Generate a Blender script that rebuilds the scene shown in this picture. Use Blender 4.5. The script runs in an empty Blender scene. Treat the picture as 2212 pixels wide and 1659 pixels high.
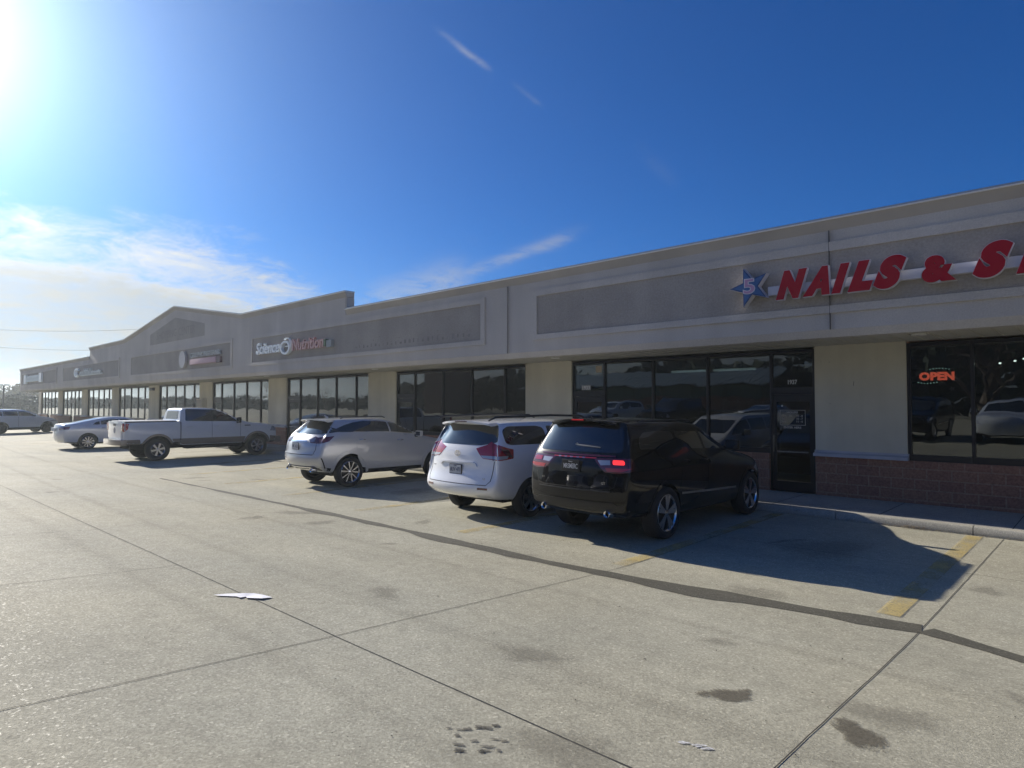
import bpy, bmesh, math, random
from mathutils import Vector, Matrix
from mathutils.bvhtree import BVHTree
from mathutils.geometry import delaunay_2d_cdt
R=math.radians
random.seed(7)
sc=bpy.context.scene
# ------------------------------------------------------------------ camera
cam_d=bpy.data.cameras.new("camera"); cam=bpy.data.objects.new("camera",cam_d); sc.collection.objects.link(cam); sc.camera=cam
TH=R(46.479); PI_=R(1.7602)
cam.location=(0,0,2.08)
fw=Vector((-math.cos(TH)*math.cos(PI_),math.sin(TH)*math.cos(PI_),math.sin(PI_)))
cam.rotation_euler=fw.to_track_quat('-Z','Y').to_euler()
cam_d.lens=36*1383/2212; cam_d.sensor_width=36; cam_d.clip_start=.05; cam_d.clip_end=6000
# ------------------------------------------------------------------ world / sun
SUN_EL=R(24.4); SUN_AZ=R(-0.7)    # azimuth measured from -X towards +Y
sdir=Vector((-math.cos(SUN_EL)*math.cos(SUN_AZ),math.cos(SUN_EL)*math.sin(SUN_AZ),math.sin(SUN_EL)))
sun_d=bpy.data.lights.new("sun",'SUN'); sun=bpy.data.objects.new("sun",sun_d); sc.collection.objects.link(sun)
sun_d.energy=5.0; sun_d.angle=R(.5); sun_d.color=(1,.93,.82)
sun.rotation_euler=sdir.to_track_quat('Z','Y').to_euler()
w=bpy.data.worlds.new("World"); sc.world=w; w.use_nodes=True
nt=w.node_tree; nt.nodes.clear()
def N(t,**k):
    n=nt.nodes.new(t)
    for a,b in k.items(): setattr(n,a,b)
    return n
def L(a,b): nt.links.new(a,b)
def M(op,a=None,b=None,c=None,clamp=False):
    n=N('ShaderNodeMath',operation=op); n.use_clamp=clamp
    for i,v in enumerate((a,b,c)):
        if v is None: continue
        if isinstance(v,(int,float)): n.inputs[i].default_value=v
        else: L(v,n.inputs[i])
    return n.outputs[0]
def VM(op,a,b=None):
    n=N('ShaderNodeVectorMath',operation=op)
    for i,v in enumerate((a,b)):
        if v is None: continue
        if isinstance(v,(tuple,Vector)): n.inputs[i].default_value=v
        else: L(v,n.inputs[i])
    return n
def SS(x,a,b):  # smoothstep
    n=N('ShaderNodeMapRange',interpolation_type='SMOOTHSTEP'); L(x,n.inputs[0])
    n.inputs[1].default_value=a; n.inputs[2].default_value=b; return n.outputs[0]
sky=N('ShaderNodeTexSky',sky_type='NISHITA',sun_disc=False,sun_elevation=SUN_EL,sun_rotation=R(270)+SUN_AZ,air_density=1.0,dust_density=.6,ozone_density=3.0,altitude=200)
geo=N('ShaderNodeTexCoord'); dirn=VM('NORMALIZE',geo.outputs['Generated']).outputs[0]
sep=N('ShaderNodeSeparateXYZ'); L(dirn,sep.inputs[0])
DX,DY,DZ=sep.outputs
AZ=M('MULTIPLY',M('ARCTAN2',DY,M('MULTIPLY',DX,-1)),57.29578)   # degrees from -X to +Y
EL=M('MULTIPLY',M('ARCSINE',DZ),57.29578)
def noise(vec,scale,detail=6,rough=.55,dist=0.):
    n=N('ShaderNodeTexNoise'); n.inputs['Scale'].default_value=scale; n.inputs['Detail'].default_value=detail
    n.inputs['Roughness'].default_value=rough; n.inputs['Distortion'].default_value=dist; L(vec,n.inputs['Vector']); return n.outputs[0]
# cloud coordinates: direction projected on a flat layer
den=M('ADD',M('MAXIMUM',DZ,0.0),.12)
cmb=N('ShaderNodeCombineXYZ'); L(M('DIVIDE',DX,den),cmb.inputs[0]); L(M('DIVIDE',DY,den),cmb.inputs[1]); CL=cmb.outputs[0]
n1=noise(CL,.9,8,.6,.6); n2=noise(CL,3.6,12,.68,.5); n3=noise(CL,9.0,8,.7,.3)
# bank of cloud low on the left: its top edge sinks to the right
top=M('SUBTRACT',14.6,M('MULTIPLY',M('MAXIMUM',M('SUBTRACT',AZ,21.0),0.0),.46))
rel=M('SUBTRACT',top,EL)                       # >0 inside the bank
relw=M('ADD',rel,M('MULTIPLY',M('SUBTRACT',n2,.5),7.0))
bank=M('MULTIPLY',SS(relw,-.6,3.6),SS(AZ,52,27))
ctop=M('SUBTRACT',11.2,M('MULTIPLY',M('MAXIMUM',M('SUBTRACT',AZ,15.0),0.0),.27)); relb=M('ADD',M('SUBTRACT',ctop,EL),M('ADD',M('MULTIPLY',M('SUBTRACT',n1,.5),3.5),M('ADD',M('MULTIPLY',M('SUBTRACT',n2,.5),3.6),M('MULTIPLY',M('SUBTRACT',n3,.5),2.2))))
core=M('MULTIPLY',SS(relb,-.7,1.5),SS(AZ,38,29))
lowv=M('MULTIPLY',SS(EL,16,-2),SS(AZ,75,10))
cov=M('MULTIPLY',bank,M('ADD',M('ADD',M('MULTIPLY',n2,1.7),M('MULTIPLY',n3,.9)),-.72),clamp=True)
cov=M('MAXIMUM',cov,M('MULTIPLY',core,M('ADD',M('MULTIPLY',n2,.9),.42),clamp=True))
cov=M('MAXIMUM',cov,M('MULTIPLY',lowv,.35),clamp=True)
def wisp(az0,el0,az1,el1,wd,st,sc_=14):
    dx,dy=az1-az0,el1-el0; ln=math.hypot(dx,dy); ux,uy=dx/ln,dy/ln
    a=M('ADD',AZ,-az0); e=M('ADD',EL,-el0)
    al=M('DIVIDE',M('ADD',M('MULTIPLY',a,ux),M('MULTIPLY',e,uy)),ln)
    ac=M('ADD',M('ADD',M('MULTIPLY',a,-uy),M('MULTIPLY',e,ux)),M('MULTIPLY',M('SUBTRACT',n2,.5),wd*2.2))
    g=M('EXPONENT',M('MULTIPLY',M('POWER',M('DIVIDE',ac,wd),2),-1))
    en=M('MULTIPLY',SS(al,-.25,.3),SS(al,1.15,.8))
    return M('MULTIPLY',M('MULTIPLY',g,en),M('MULTIPLY',SS(n2,.3,.62),st))
ws=[wisp(40.0,30.4,44.4,28.0,.24,.34),wisp(46.6,26.9,49.2,25.2,.2,.2),wisp(33.0,8.5,42.5,11.7,1.5,.5),wisp(41,11.2,52.3,15.0,.5,.42),wisp(57.5,22,61,18.5,.5,.05)]
for x in ws: cov=M('MAXIMUM',cov,x)
# sun aureole: forward scatter in thin high haze
dt=VM('DOT_PRODUCT',dirn,tuple(sdir)).outputs['Value']
ang=M('MULTIPLY',M('ARCCOSINE',M('MINIMUM',dt,1.0)),57.29578)
aur=M('ADD',M('MULTIPLY',M('EXPONENT',M('DIVIDE',ang,-8.0)),9.5),M('MULTIPLY',M('EXPONENT',M('DIVIDE',ang,-3.0)),24.0))
ccol=N('ShaderNodeMixRGB',blend_type='MIX'); L(M('MULTIPLY',SS(relb,.2,2.6),.85),ccol.inputs[0])
ccol.inputs[1].default_value=(4.9,5.0,5.0,1); ccol.inputs[2].default_value=(3.1,3.3,3.35,1)
cb=N('ShaderNodeVectorMath',operation='SCALE'); L(ccol.outputs[0],cb.inputs[0])
L(M('ADD',M('MULTIPLY',M('EXPONENT',M('DIVIDE',ang,-30.0)),1.0),.32),cb.inputs['Scale'])
mix=N('ShaderNodeMixRGB'); L(cov,mix.inputs[0])
hs=VM('MULTIPLY',sky.outputs[0],(.018,.235,.54))
L(hs.outputs[0],mix.inputs[1]); L(cb.outputs[0],mix.inputs[2])
av=N('ShaderNodeVectorMath',operation='SCALE'); av.inputs[0].default_value=(1.0,1.02,.98); L(aur,av.inputs['Scale'])
addv=VM('ADD',mix.outputs[0],av.outputs[0])
bg=N('ShaderNodeBackground'); bg.inputs[1].default_value=.12; L(addv.outputs[0],bg.inputs[0])
wo=N('ShaderNodeOutputWorld'); L(bg.outputs[0],wo.inputs[0])
sc.view_settings.view_transform='Standard'; sc.view_settings.look='None'; sc.view_settings.gamma=1; sc.view_settings.exposure=.55
sc.render.engine='CYCLES'
# ------------------------------------------------------------------ materials
MATS={}
def pmat(name,col,rough=.6,metal=0.,var=0.,vscale=4.,bump=0.,bscale=60.,coat=0.,emit=None,estr=0.,spec=.5,fine=0.,fscale=80.,coord='Object',streak=0.):
    if name in MATS: return MATS[name]
    m=bpy.data.materials.new(name); m.use_nodes=True; t=m.node_tree; b=t.nodes['Principled BSDF']
    b.inputs['Base Color'].default_value=(*col,1); b.inputs['Roughness'].default_value=rough; b.inputs['Metallic'].default_value=metal
    b.inputs['Coat Weight'].default_value=coat; b.inputs['Coat Roughness'].default_value=.03; b.inputs['Specular IOR Level'].default_value=spec
    if emit: b.inputs['Emission Color'].default_value=(*emit,1); b.inputs['Emission Strength'].default_value=estr
    tc=t.nodes.new('ShaderNodeTexCoord')
    def ns(s,d=4,sy=None):
        n=t.nodes.new('ShaderNodeTexNoise'); n.inputs['Scale'].default_value=s; n.inputs['Detail'].default_value=d
        if sy:
            mp=t.nodes.new('ShaderNodeMapping'); mp.inputs['Scale'].default_value=sy; t.links.new(tc.outputs[coord],mp.inputs[0]); t.links.new(mp.outputs[0],n.inputs['Vector'])
        else: t.links.new(tc.outputs[coord],n.inputs['Vector'])
        return n.outputs[0]
    cur=None
    def mul(val,amt):
        nonlocal cur
        mr=t.nodes.new('ShaderNodeMapRange'); mr.inputs[1].default_value=.25; mr.inputs[2].default_value=.75
        mr.inputs[3].default_value=1-amt; mr.inputs[4].default_value=1+amt; t.links.new(val,mr.inputs[0])
        sc_=t.nodes.new('ShaderNodeVectorMath'); sc_.operation='SCALE'
        if cur is None: sc_.inputs[0].default_value=col
        else: t.links.new(cur,sc_.inputs[0])
        t.links.new(mr.outputs[0],sc_.inputs['Scale']); cur=sc_.outputs[0]
    if var: mul(ns(vscale),var)
    if fine: mul(ns(fscale,2),fine)
    if streak: mul(ns(1.,5,(1.6,1.6,.12)),streak)
    if cur is not None: t.links.new(cur,b.inputs['Base Color'])
    if bump:
        bp=t.nodes.new('ShaderNodeBump'); bp.inputs['Strength'].default_value=bump; bp.inputs['Distance'].default_value=.02
        t.links.new(ns(bscale,3),bp.inputs['Height']); t.links.new(bp.outputs[0],b.inputs['Normal'])
    MATS[name]=m; return m
def glass_mat(name,tint,extra=0.,ior=1.52):
    m=bpy.data.materials.new(name); m.use_nodes=True; t=m.node_tree; t.nodes.clear()
    o=t.nodes.new('ShaderNodeOutputMaterial'); mx=t.nodes.new('ShaderNodeMixShader'); g=t.nodes.new('ShaderNodeBsdfGlossy'); tr=t.nodes.new('ShaderNodeBsdfTransparent')
    g.inputs['Roughness'].default_value=.0; g.inputs[0].default_value=(.95,.98,.98,1); tr.inputs[0].default_value=(*tint,1)
    f=t.nodes.new('ShaderNodeFresnel'); f.inputs[0].default_value=ior
    mm=t.nodes.new('ShaderNodeMath'); mm.operation='MULTIPLY_ADD'; mm.inputs[1].default_value=2.1; mm.inputs[2].default_value=extra; mm.use_clamp=True
    tc=t.nodes.new('ShaderNodeTexCoord'); nz=t.nodes.new('ShaderNodeTexNoise'); nz.inputs['Scale'].default_value=1.3; nz.inputs['Detail'].default_value=2
    t.links.new(tc.outputs['Object'],nz.inputs['Vector']); bp=t.nodes.new('ShaderNodeBump'); bp.inputs['Strength'].default_value=.05; bp.inputs['Distance'].default_value=.05
    t.links.new(nz.outputs[0],bp.inputs['Height']); t.links.new(bp.outputs[0],g.inputs['Normal'])
    t.links.new(f.outputs[0],mm.inputs[0]); t.links.new(mm.outputs[0],mx.inputs[0]); t.links.new(tr.outputs[0],mx.inputs[1]); t.links.new(g.outputs[0],mx.inputs[2]); t.links.new(mx.outputs[0],o.inputs[0])
    MATS[name]=m; return m
def concrete(name,col,joint=False,scale=1.):
    m=bpy.data.materials.new(name); m.use_nodes=True; t=m.node_tree; b=t.nodes['Principled BSDF']; b.inputs['Roughness'].default_value=.8; b.inputs['Specular IOR Level'].default_value=.12
    tc=t.nodes.new('ShaderNodeTexCoord'); P=tc.outputs['Object']
    def nz(s,d,r=.55,mp=None):
        n=t.nodes.new('ShaderNodeTexNoise'); n.inputs['Scale'].default_value=s; n.inputs['Detail'].default_value=d; n.inputs['Roughness'].default_value=r
        src=P
        if mp:
            q=t.nodes.new('ShaderNodeMapping'); q.inputs['Scale'].default_value=mp; t.links.new(P,q.inputs[0]); src=q.outputs[0]
        t.links.new(src,n.inputs['Vector']); return n.outputs[0]
    def mr(v,a,bb,c,d):
        n=t.nodes.new('ShaderNodeMapRange'); n.inputs[1].default_value=a; n.inputs[2].default_value=bb; n.inputs[3].default_value=c; n.inputs[4].default_value=d; t.links.new(v,n.inputs[0]); return n.outputs[0]
    def mul(a,c):
        n=t.nodes.new('ShaderNodeVectorMath'); n.operation='SCALE'
        if isinstance(a,tuple): n.inputs[0].default_value=a
        else: t.links.new(a,n.inputs[0])
        t.links.new(c,n.inputs['Scale']); return n.outputs[0]
    # warm / grey tone drift, broad blotches, tyre-worn lanes, fine grain, exposed aggregate
    mxc=t.nodes.new('ShaderNodeMixRGB'); mxc.inputs[1].default_value=(*col,1); mxc.inputs[2].default_value=(col[0]*.93,col[1]*.96,col[2]*1.02,1); t.links.new(mr(nz(.22,4),.35,.65,0,1),mxc.inputs[0])
    c=mul(mxc.outputs[0],mr(nz(.55,5),.3,.7,.9,1.08))
    c=mul(c,mr(nz(.35,4,.6,(.35,3.,1)),.35,.7,1.06,.90))
    c=mul(c,mr(nz(7*scale,4,.65),.3,.7,.90,1.1))
    c=mul(c,mr(nz(55*scale,3,.7),.3,.7,.82,1.18))
    vo=t.nodes.new('ShaderNodeTexVoronoi'); vo.inputs['Scale'].default_value=75*scale; t.links.new(P,vo.inputs['Vector'])
    sp=t.nodes.new('ShaderNodeSeparateColor'); t.links.new(vo.outputs['Color'],sp.inputs[0])
    c=mul(c,mr(sp.outputs[0],.0,1.,.85,1.15))
    c=mul(c,mr(sp.outputs[1],.93,.96,1.,1.32))
    vo2=t.nodes.new('ShaderNodeTexVoronoi'); vo2.inputs['Scale'].default_value=9*scale; t.links.new(P,vo2.inputs['Vector'])
    pit=mr(vo2.outputs['Distance'],.035,.06,.30,1.)
    c=mul(c,pit)
    t.links.new(c,b.inputs['Base Color'])
    ad=t.nodes.new('ShaderNodeMath'); ad.operation='MULTIPLY_ADD'; ad.inputs[1].default_value=.5; t.links.new(sp.outputs[2],ad.inputs[0]); t.links.new(nz(90*scale,4,.7),ad.inputs[2])
    bp=t.nodes.new('ShaderNodeBump'); bp.inputs['Strength'].default_value=.55; bp.inputs['Distance'].default_value=.006; t.links.new(ad.outputs[0],bp.inputs['Height']); t.links.new(bp.outputs[0],b.inputs['Normal'])
    t.links.new(mr(sp.outputs[1],.9,1.,.8,.4),b.inputs['Roughness'])
    MATS[name]=m; return m
m_conc=concrete('concrete_paving',(.385,.36,.27))
m_walk=concrete('sidewalk_concrete',(.33,.32,.29),scale=1.3)
m_curb=concrete('curb_concrete',(.40,.375,.31),scale=1.5)
m_stucco=pmat('stucco_grey',(.53,.495,.455),.9,var=.09,vscale=.6,bump=.6,bscale=90,fine=.09,fscale=40,streak=.07)
m_band=pmat('stucco_band',(.40,.37,.335),.9,var=.1,vscale=.7,bump=.4,bscale=110,streak=.07)
m_panel=pmat('stucco_panel',(.355,.325,.295),.9,var=.13,vscale=.9,bump=.6,bscale=90,fine=.12,fscale=25,streak=.07)
m_pillar=pmat('stucco_tan',(.60,.56,.44),.9,var=.09,vscale=1.2,bump=.6,bscale=100,fine=.08,streak=.12)
m_ledge=pmat('ledge_cast_stone',(.42,.42,.45),.8,var=.18,vscale=2)
m_soffit=pmat('soffit_panel',(.5,.48,.41),.8,var=.06,vscale=1)
m_cap=pmat('cap_metal_dark',(.30,.32,.35),.4,.6)
m_capw=pmat('cap_metal_white',(.75,.73,.68),.35,.2)
m_frame=pmat('bronze_frame',(.022,.022,.026),.35,.5,spec=.5)
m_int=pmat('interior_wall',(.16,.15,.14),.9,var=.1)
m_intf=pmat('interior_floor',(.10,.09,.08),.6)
m_dark=pmat('joint_dark',(.035,.033,.03),.9)
m_roof=pmat('roof_membrane',(.5,.5,.5),.9)
m_glass=glass_mat('window_glass',(.30,.35,.35),.0)
m_red=pmat('sign_red',(.34,.002,.016),.5,spec=.25)
m_white=pmat('sign_white',(.58,.57,.62),.5)
m_blue=pmat('sign_blue',(.025,.07,.20),.35)
m_star5=pmat('sign_lilac',(.42,.25,.42),.4)
m_signw=pmat('sign_pale',(.85,.90,.92),.4)
m_signr=pmat('sign_dull_red',(.56,.34,.33),.5)
m_pink=pmat('sign_pink_bar',(.52,.33,.38),.5)
m_ghost=pmat('ghost_letters',(.26,.245,.23),.9,var=.2,vscale=6)
m_neon=pmat('neon_red',(.8,.1,.05),.4,emit=(1,.13,.07),estr=2.4)
m_neonk=pmat('sign_back',(.02,.02,.02),.4)
m_dot=pmat('led_dot',(.5,.8,.7),.4,emit=(.7,1,.9),estr=3.0)
m_bulb=pmat('bulb',(1,1,.9),.4,emit=(1,.95,.85),estr=6)
m_blulit=pmat('blue_sign_lit',(.05,.05,.4),.4,emit=(.16,.14,.9),estr=.55)
m_brick2=None
def brick_mat(name,c1,c2,mort,bw,bh,ms,rot=True):
    m=bpy.data.materials.new(name); m.use_nodes=True; t=m.node_tree; b=t.nodes['Principled BSDF']; b.inputs['Roughness'].default_value=.9
    tc=t.nodes.new('ShaderNodeTexCoord'); s=t.nodes.new('ShaderNodeSeparateXYZ'); cb=t.nodes.new('ShaderNodeCombineXYZ')
    t.links.new(tc.outputs['Object'],s.inputs[0]); 
    ad=t.nodes.new('ShaderNodeMath'); t.links.new(s.outputs[0],ad.inputs[0]); t.links.new(s.outputs[1],ad.inputs[1])
    t.links.new(ad.outputs[0],cb.inputs[0]); t.links.new(s.outputs[2],cb.inputs[1])
    br=t.nodes.new('ShaderNodeTexBrick'); t.links.new(cb.outputs[0],br.inputs['Vector']); br.inputs['Color1'].default_value=(*c1,1); br.inputs['Color2'].default_value=(*c2,1); br.inputs['Mortar'].default_value=(*mort,1)
    br.inputs['Scale'].default_value=1; br.inputs['Brick Width'].default_value=bw; br.inputs['Row Height'].default_value=bh; br.inputs['Mortar Size'].default_value=ms; br.inputs['Mortar Smooth'].default_value=.1
    n=t.nodes.new('ShaderNodeTexNoise'); n.inputs['Scale'].default_value=30; n.inputs['Detail'].default_value=5; t.links.new(tc.outputs['Object'],n.inputs['Vector'])
    mr=t.nodes.new('ShaderNodeMapRange'); mr.inputs[1].default_value=.3; mr.inputs[2].default_value=.7; mr.inputs[3].default_value=.75; mr.inputs[4].default_value=1.25; t.links.new(n.outputs[0],mr.inputs[0])
    v=t.nodes.new('ShaderNodeVectorMath'); v.operation='SCALE'; t.links.new(br.outputs['Color'],v.inputs[0]); t.links.new(mr.outputs[0],v.inputs['Scale']); t.links.new(v.outputs[0],b.inputs['Base Color'])
    bp=t.nodes.new('ShaderNodeBump'); bp.inputs['Distance'].default_value=.02; bp.inputs['Strength'].default_value=.6
    mi=t.nodes.new('ShaderNodeMath'); mi.operation='MULTIPLY_ADD'; mi.inputs[1].default_value=-1.5; t.links.new(br.outputs['Fac'],mi.inputs[0]); t.links.new(n.outputs[0],mi.inputs[2])
    t.links.new(mi.outputs[0],bp.inputs['Height']); t.links.new(bp.outputs[0],b.inputs['Normal'])
    MATS[name]=m; return m
m_block=brick_mat('split_face_block',(.30,.15,.095),(.25,.12,.08),(.33,.20,.14),.405,.203,.012)
m_brick=brick_mat('red_brick',(.22,.09,.07),(.16,.06,.05),(.3,.25,.22),.22,.075,.01)
# ------------------------------------------------------------------ mesh helpers
col=sc.collection
class MB:
    def __init__(s): s.v=[]; s.f=[]; s.mi=[]; s.cur=0
    def add(s,vs,fs):
        o=len(s.v); s.v+= [tuple(v) for v in vs]; s.f+=[tuple(i+o for i in f) for f in fs]; s.mi+=[s.cur]*len(fs); return s
    def box(s,x0,x1,y0,y1,z0,z1):
        return s.add([(x0,y0,z0),(x1,y0,z0),(x1,y1,z0),(x0,y1,z0),(x0,y0,z1),(x1,y0,z1),(x1,y1,z1),(x0,y1,z1)],[(0,3,2,1),(4,5,6,7),(0,1,5,4),(1,2,6,5),(2,3,7,6),(3,0,4,7)])
    def prism(s,poly,axis,a0,a1):   # poly in the two other axes, extruded along axis
        n=len(poly)
        def P(p,a): return {'x':(a,p[0],p[1]),'y':(p[0],a,p[1]),'z':(p[0],p[1],a)}[axis]
        vs=[P(p,a0) for p in poly]+[P(p,a1) for p in poly]
        fs=[tuple(range(n))[::-1],tuple(range(n,2*n))]+[(i,(i+1)%n,n+(i+1)%n,n+i) for i in range(n)]
        return s.add(vs,fs)
    def tube(s,pts,r,n=8,caps=True):
        pts=[Vector(p) for p in pts]; rs=r if isinstance(r,(list,tuple)) else [r]*len(pts); vs=[];fs=[]
        for i,p in enumerate(pts):
            d=(pts[min(i+1,len(pts)-1)]-pts[max(i-1,0)]).normalized()
            a=d.cross(Vector((0,0,1)));  a=a.normalized() if a.length>1e-3 else Vector((1,0,0)); b=d.cross(a)
            for k in range(n):
                t=2*math.pi*k/n; vs.append(p+(a*math.cos(t)+b*math.sin(t))*rs[i])
        for i in range(len(pts)-1):
            for k in range(n): fs.append((i*n+k,i*n+(k+1)%n,(i+1)*n+(k+1)%n,(i+1)*n+k))
        if caps: fs.append(tuple(range(n))[::-1]); fs.append(tuple(range((len(pts)-1)*n,len(pts)*n)))
        return s.add(vs,fs)
    def lathe(s,prof,n=40,axis='x',c=(0,0,0)):   # prof: (a along axis, r)
        vs=[];fs=[]
        for a,r in prof:
            for k in range(n):
                t=2*math.pi*k/n; u,v_=r*math.cos(t),r*math.sin(t)
                vs.append((c[0]+a,c[1]+u,c[2]+v_) if axis=='x' else ((c[0]+u,c[1]+a,c[2]+v_) if axis=='y' else (c[0]+u,c[1]+v_,c[2]+a)))
        for i in range(len(prof)-1):
            for k in range(n): fs.append((i*n+k,i*n+(k+1)%n,(i+1)*n+(k+1)%n,(i+1)*n+k))
        return s.add(vs,fs)
    def build(s,name,mat,parent=None,smooth=False,loc=None,angle=35,recalc=True,bevel=0):
        me=bpy.data.meshes.new(name); me.from_pydata(s.v,[],s.f); 
        for m in (mat if isinstance(mat,(list,tuple)) else [mat]): me.materials.append(m)
        if any(s.mi): me.polygons.foreach_set('material_index',s.mi)
        if recalc or bevel:
            bm=bmesh.new(); bm.from_mesh(me)
            if recalc: bmesh.ops.recalc_face_normals(bm,faces=bm.faces)
            if bevel: bmesh.ops.bevel(bm,geom=[e for e in bm.edges if e.calc_face_angle(0)>.5],offset=bevel,segments=2,affect='EDGES',profile=.7)
            bm.to_mesh(me); bm.free()
        if smooth or bevel:
            me.shade_smooth(); me.set_sharp_from_angle(angle=R(angle))
        me.update()
        o=bpy.data.objects.new(name,me); col.objects.link(o)
        if parent is not None: o.parent=parent
        if loc: o.location=loc
        return o
def tag(o,label,cat,group=None):
    o['label']=label; o['category']=cat
    if group: o['group']=group
    return o
def struct(o,kind='structure'): o['kind']=kind; return o
def empty(name,loc=(0,0,0),rz=0.,parent=None):
    o=bpy.data.objects.new(name,None); col.objects.link(o); o.location=loc; o.rotation_euler=(0,0,rz); o.empty_display_size=.3
    if parent: o.parent=parent
    return o
def text_mb(s,size,depth=.0,shear=0.,offset=0.,space=1.,align='LEFT',res=3):
    cu=bpy.data.curves.new('t','FONT'); cu.body=s; cu.size=size; cu.extrude=depth/2; cu.shear=shear; cu.offset=offset; cu.space_character=space; cu.align_x=align; cu.resolution_u=res
    o=bpy.data.objects.new('t',cu); col.objects.link(o); dg=bpy.context.evaluated_depsgraph_get(); dg.update()
    me=bpy.data.meshes.new_from_object(o.evaluated_get(dg)); bpy.data.objects.remove(o); 
    vs=[v.co.copy() for v in me.vertices]; fs=[tuple(p.vertices) for p in me.polygons]; bpy.data.meshes.remove(me); return vs,fs
def put_text(mb,s,size,x,y,z,depth=.01,sx=1.,rot=None,fit=None,fith=None,**k):
    """writes s facing -Y, lower left corner at (x,z), front face at y"""
    vs,fs=text_mb(s,size,depth,**k)
    if fit:
        a=min(v.x for v in vs); b=max(v.x for v in vs); sx=fit/(b-a); x=x-a*sx
    sz=1.
    if fith:
        a=min(v.y for v in vs); b=max(v.y for v in vs); sz=fith/(b-a); z=z-a*sz
    mb.add([(x+v.x*sx, y+depth/2-v.z, z+v.y*sz) for v in vs],fs); return mb
# ------------------------------------------------------------------ ground
YG=[-400,-120,-60,-30,-15,-8,-5,-3]+[(-20+i)*.125 for i in range(1,0)]+[-2.5+i*.25 for i in range(0,44)]+[8.6,9,10,12.5,14,20,40,120,400,2000]
def gz0(y):
    if y>7.6: return 0.
    s=.068; 
    z=s*.25*math.log(1+math.exp((6.75-y)/.25)) if y>0 else s*6.75+ .02*(1-math.exp(y*3))*1
    if y<=0: z=s*6.75+s*2*(1-math.exp(y/2)) 
    return z
def gz(y):
    for a,b in zip(YG[:-1],YG[1:]):
        if a<=y<=b:
            t=(y-a)/(b-a); return gz0(a)*(1-t)+gz0(b)*t
    return 0.
XG=[-2500,-1000,-400,-200,-120]+[-100+i*4 for i in range(0,33)]+[40,80,200,600]
g=MB(); g.add([(x,y,gz0(y)) for y in YG for x in XG],[(j*len(XG)+i,j*len(XG)+i+1,(j+1)*len(XG)+i+1,(j+1)*len(XG)+i) for j in range(len(YG)-1) for i in range(len(XG)-1)])
struct(g.build('ground',m_conc))
def strip(pts,wd,lift,name,mat,wob=0.,ys=None):
    """ribbon following the ground along a polyline of (x,y)"""
    P=[]
    for (a,b) in zip(pts[:-1],pts[1:]):
        n=max(1,int(math.hypot(b[0]-a[0],b[1]-a[1])/.22)); P+=[(a[0]+(b[0]-a[0])*i/n,a[1]+(b[1]-a[1])*i/n) for i in range(n)]
    P.append(pts[-1]); vs=[];fs=[]
    for i,p in enumerate(P):
        a=P[max(i-1,0)]; b=P[min(i+1,len(P)-1)]; d=Vector((b[0]-a[0],b[1]-a[1])).normalized(); nx,ny=-d.y,d.x
        w_=wd(i/(len(P)-1),p) if callable(wd) else (wd,wd)
        jx=random.uniform(-wob,wob)
        for s_ in (-1,1):
            k=w_[0] if s_<0 else w_[1]
            x,y=p[0]+nx*(s_*k/1+jx),p[1]+ny*(s_*k+jx); vs.append((x,y,gz(y)+lift))
    fs=[(2*i,2*i+2,2*i+3,2*i+1) for i in range(len(P)-1)]
    return MB().add(vs,fs),P
def joint(pts,wd=.006,lift=.004):
    mb,_=strip(pts,wd,lift,'',None,wob=.0025); return mb
jm=MB()
jl=[[(-1.42,-2.3),(-1.30,2.7),(-1.37,7.0),(-1.34,12.36)],[(-4.44,-2.3),(-4.44,.6),(-4.46,2.7),(-4.62,6.4),(-4.67,12.36)],[(-7.6,-2.3),(-7.6,1.0),(-7.64,2.66)],
    [(3.,2.86),(-1.3,2.76),(-4.46,2.7),(-7.62,2.66),(-17.98,2.5),(-100,2.3)],[(-10.7,8.2),(-10.7,12.36)],[(4,9.66),(-1.36,9.58),(-30,9.5)],[(1.8,-2.3),(1.8,12.36)]]
for k in range(2,14): jl.append([(-1.34-3.1*k*1.0-.2,6.9),(-1.34-3.1*k-.2,12.36)] if k%2 else [(-4.44-3.1*k,-2.3),(-4.44-3.1*k,2.4)])
for p in jl: jm.add(*(lambda q:(q.v,q.f))(joint(p,.0038 if len(p)>2 else .003)))
jo=jm.build('paving_joints',m_dark); struct(jo)
# wet streak lying in the gutter line
m_wet=concrete('damp_concrete',(.105,.098,.075))
MATS['damp_concrete'].node_tree.nodes['Principled BSDF'].inputs['Specular IOR Level'].default_value=.2
gp=[(1.5,6.1),(-.6,6.62),(-1.36,6.95)]
def wv(seed,base,amp):
    def f(t,p):
        x=p[0]; a=base*(1+amp*math.sin(x*1.7+seed)+amp*.6*math.sin(x*4.1+seed*2)+.3*amp*math.sin(x*9.3)); return (max(.012,a*.8),max(.012,a*(1+.25*math.sin(x*3.3+1))))
    return f
s1,_=strip([(-1.37,6.93),(-2.4,6.72),(-3.4,6.55),(-4.6,6.42),(-6.0,6.36),(-7.5,6.36),(-9.1,6.38),(-11,6.34),(-13,6.28),(-15.5,6.2),(-19,6.1)],lambda t,p:tuple(v*(1-.78*t) for v in wv(1,.19,.26)(t,p)),.004,'',None)
s2,_=strip([(3.0,5.6),(.5,6.3),(-.6,6.62),(-1.33,6.90)],wv(4,.12,.14),.004,'',None)
struct(MB().add(s1.v,s1.f).add(s2.v,s2.f).build('wet_streak',m_wet))
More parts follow.
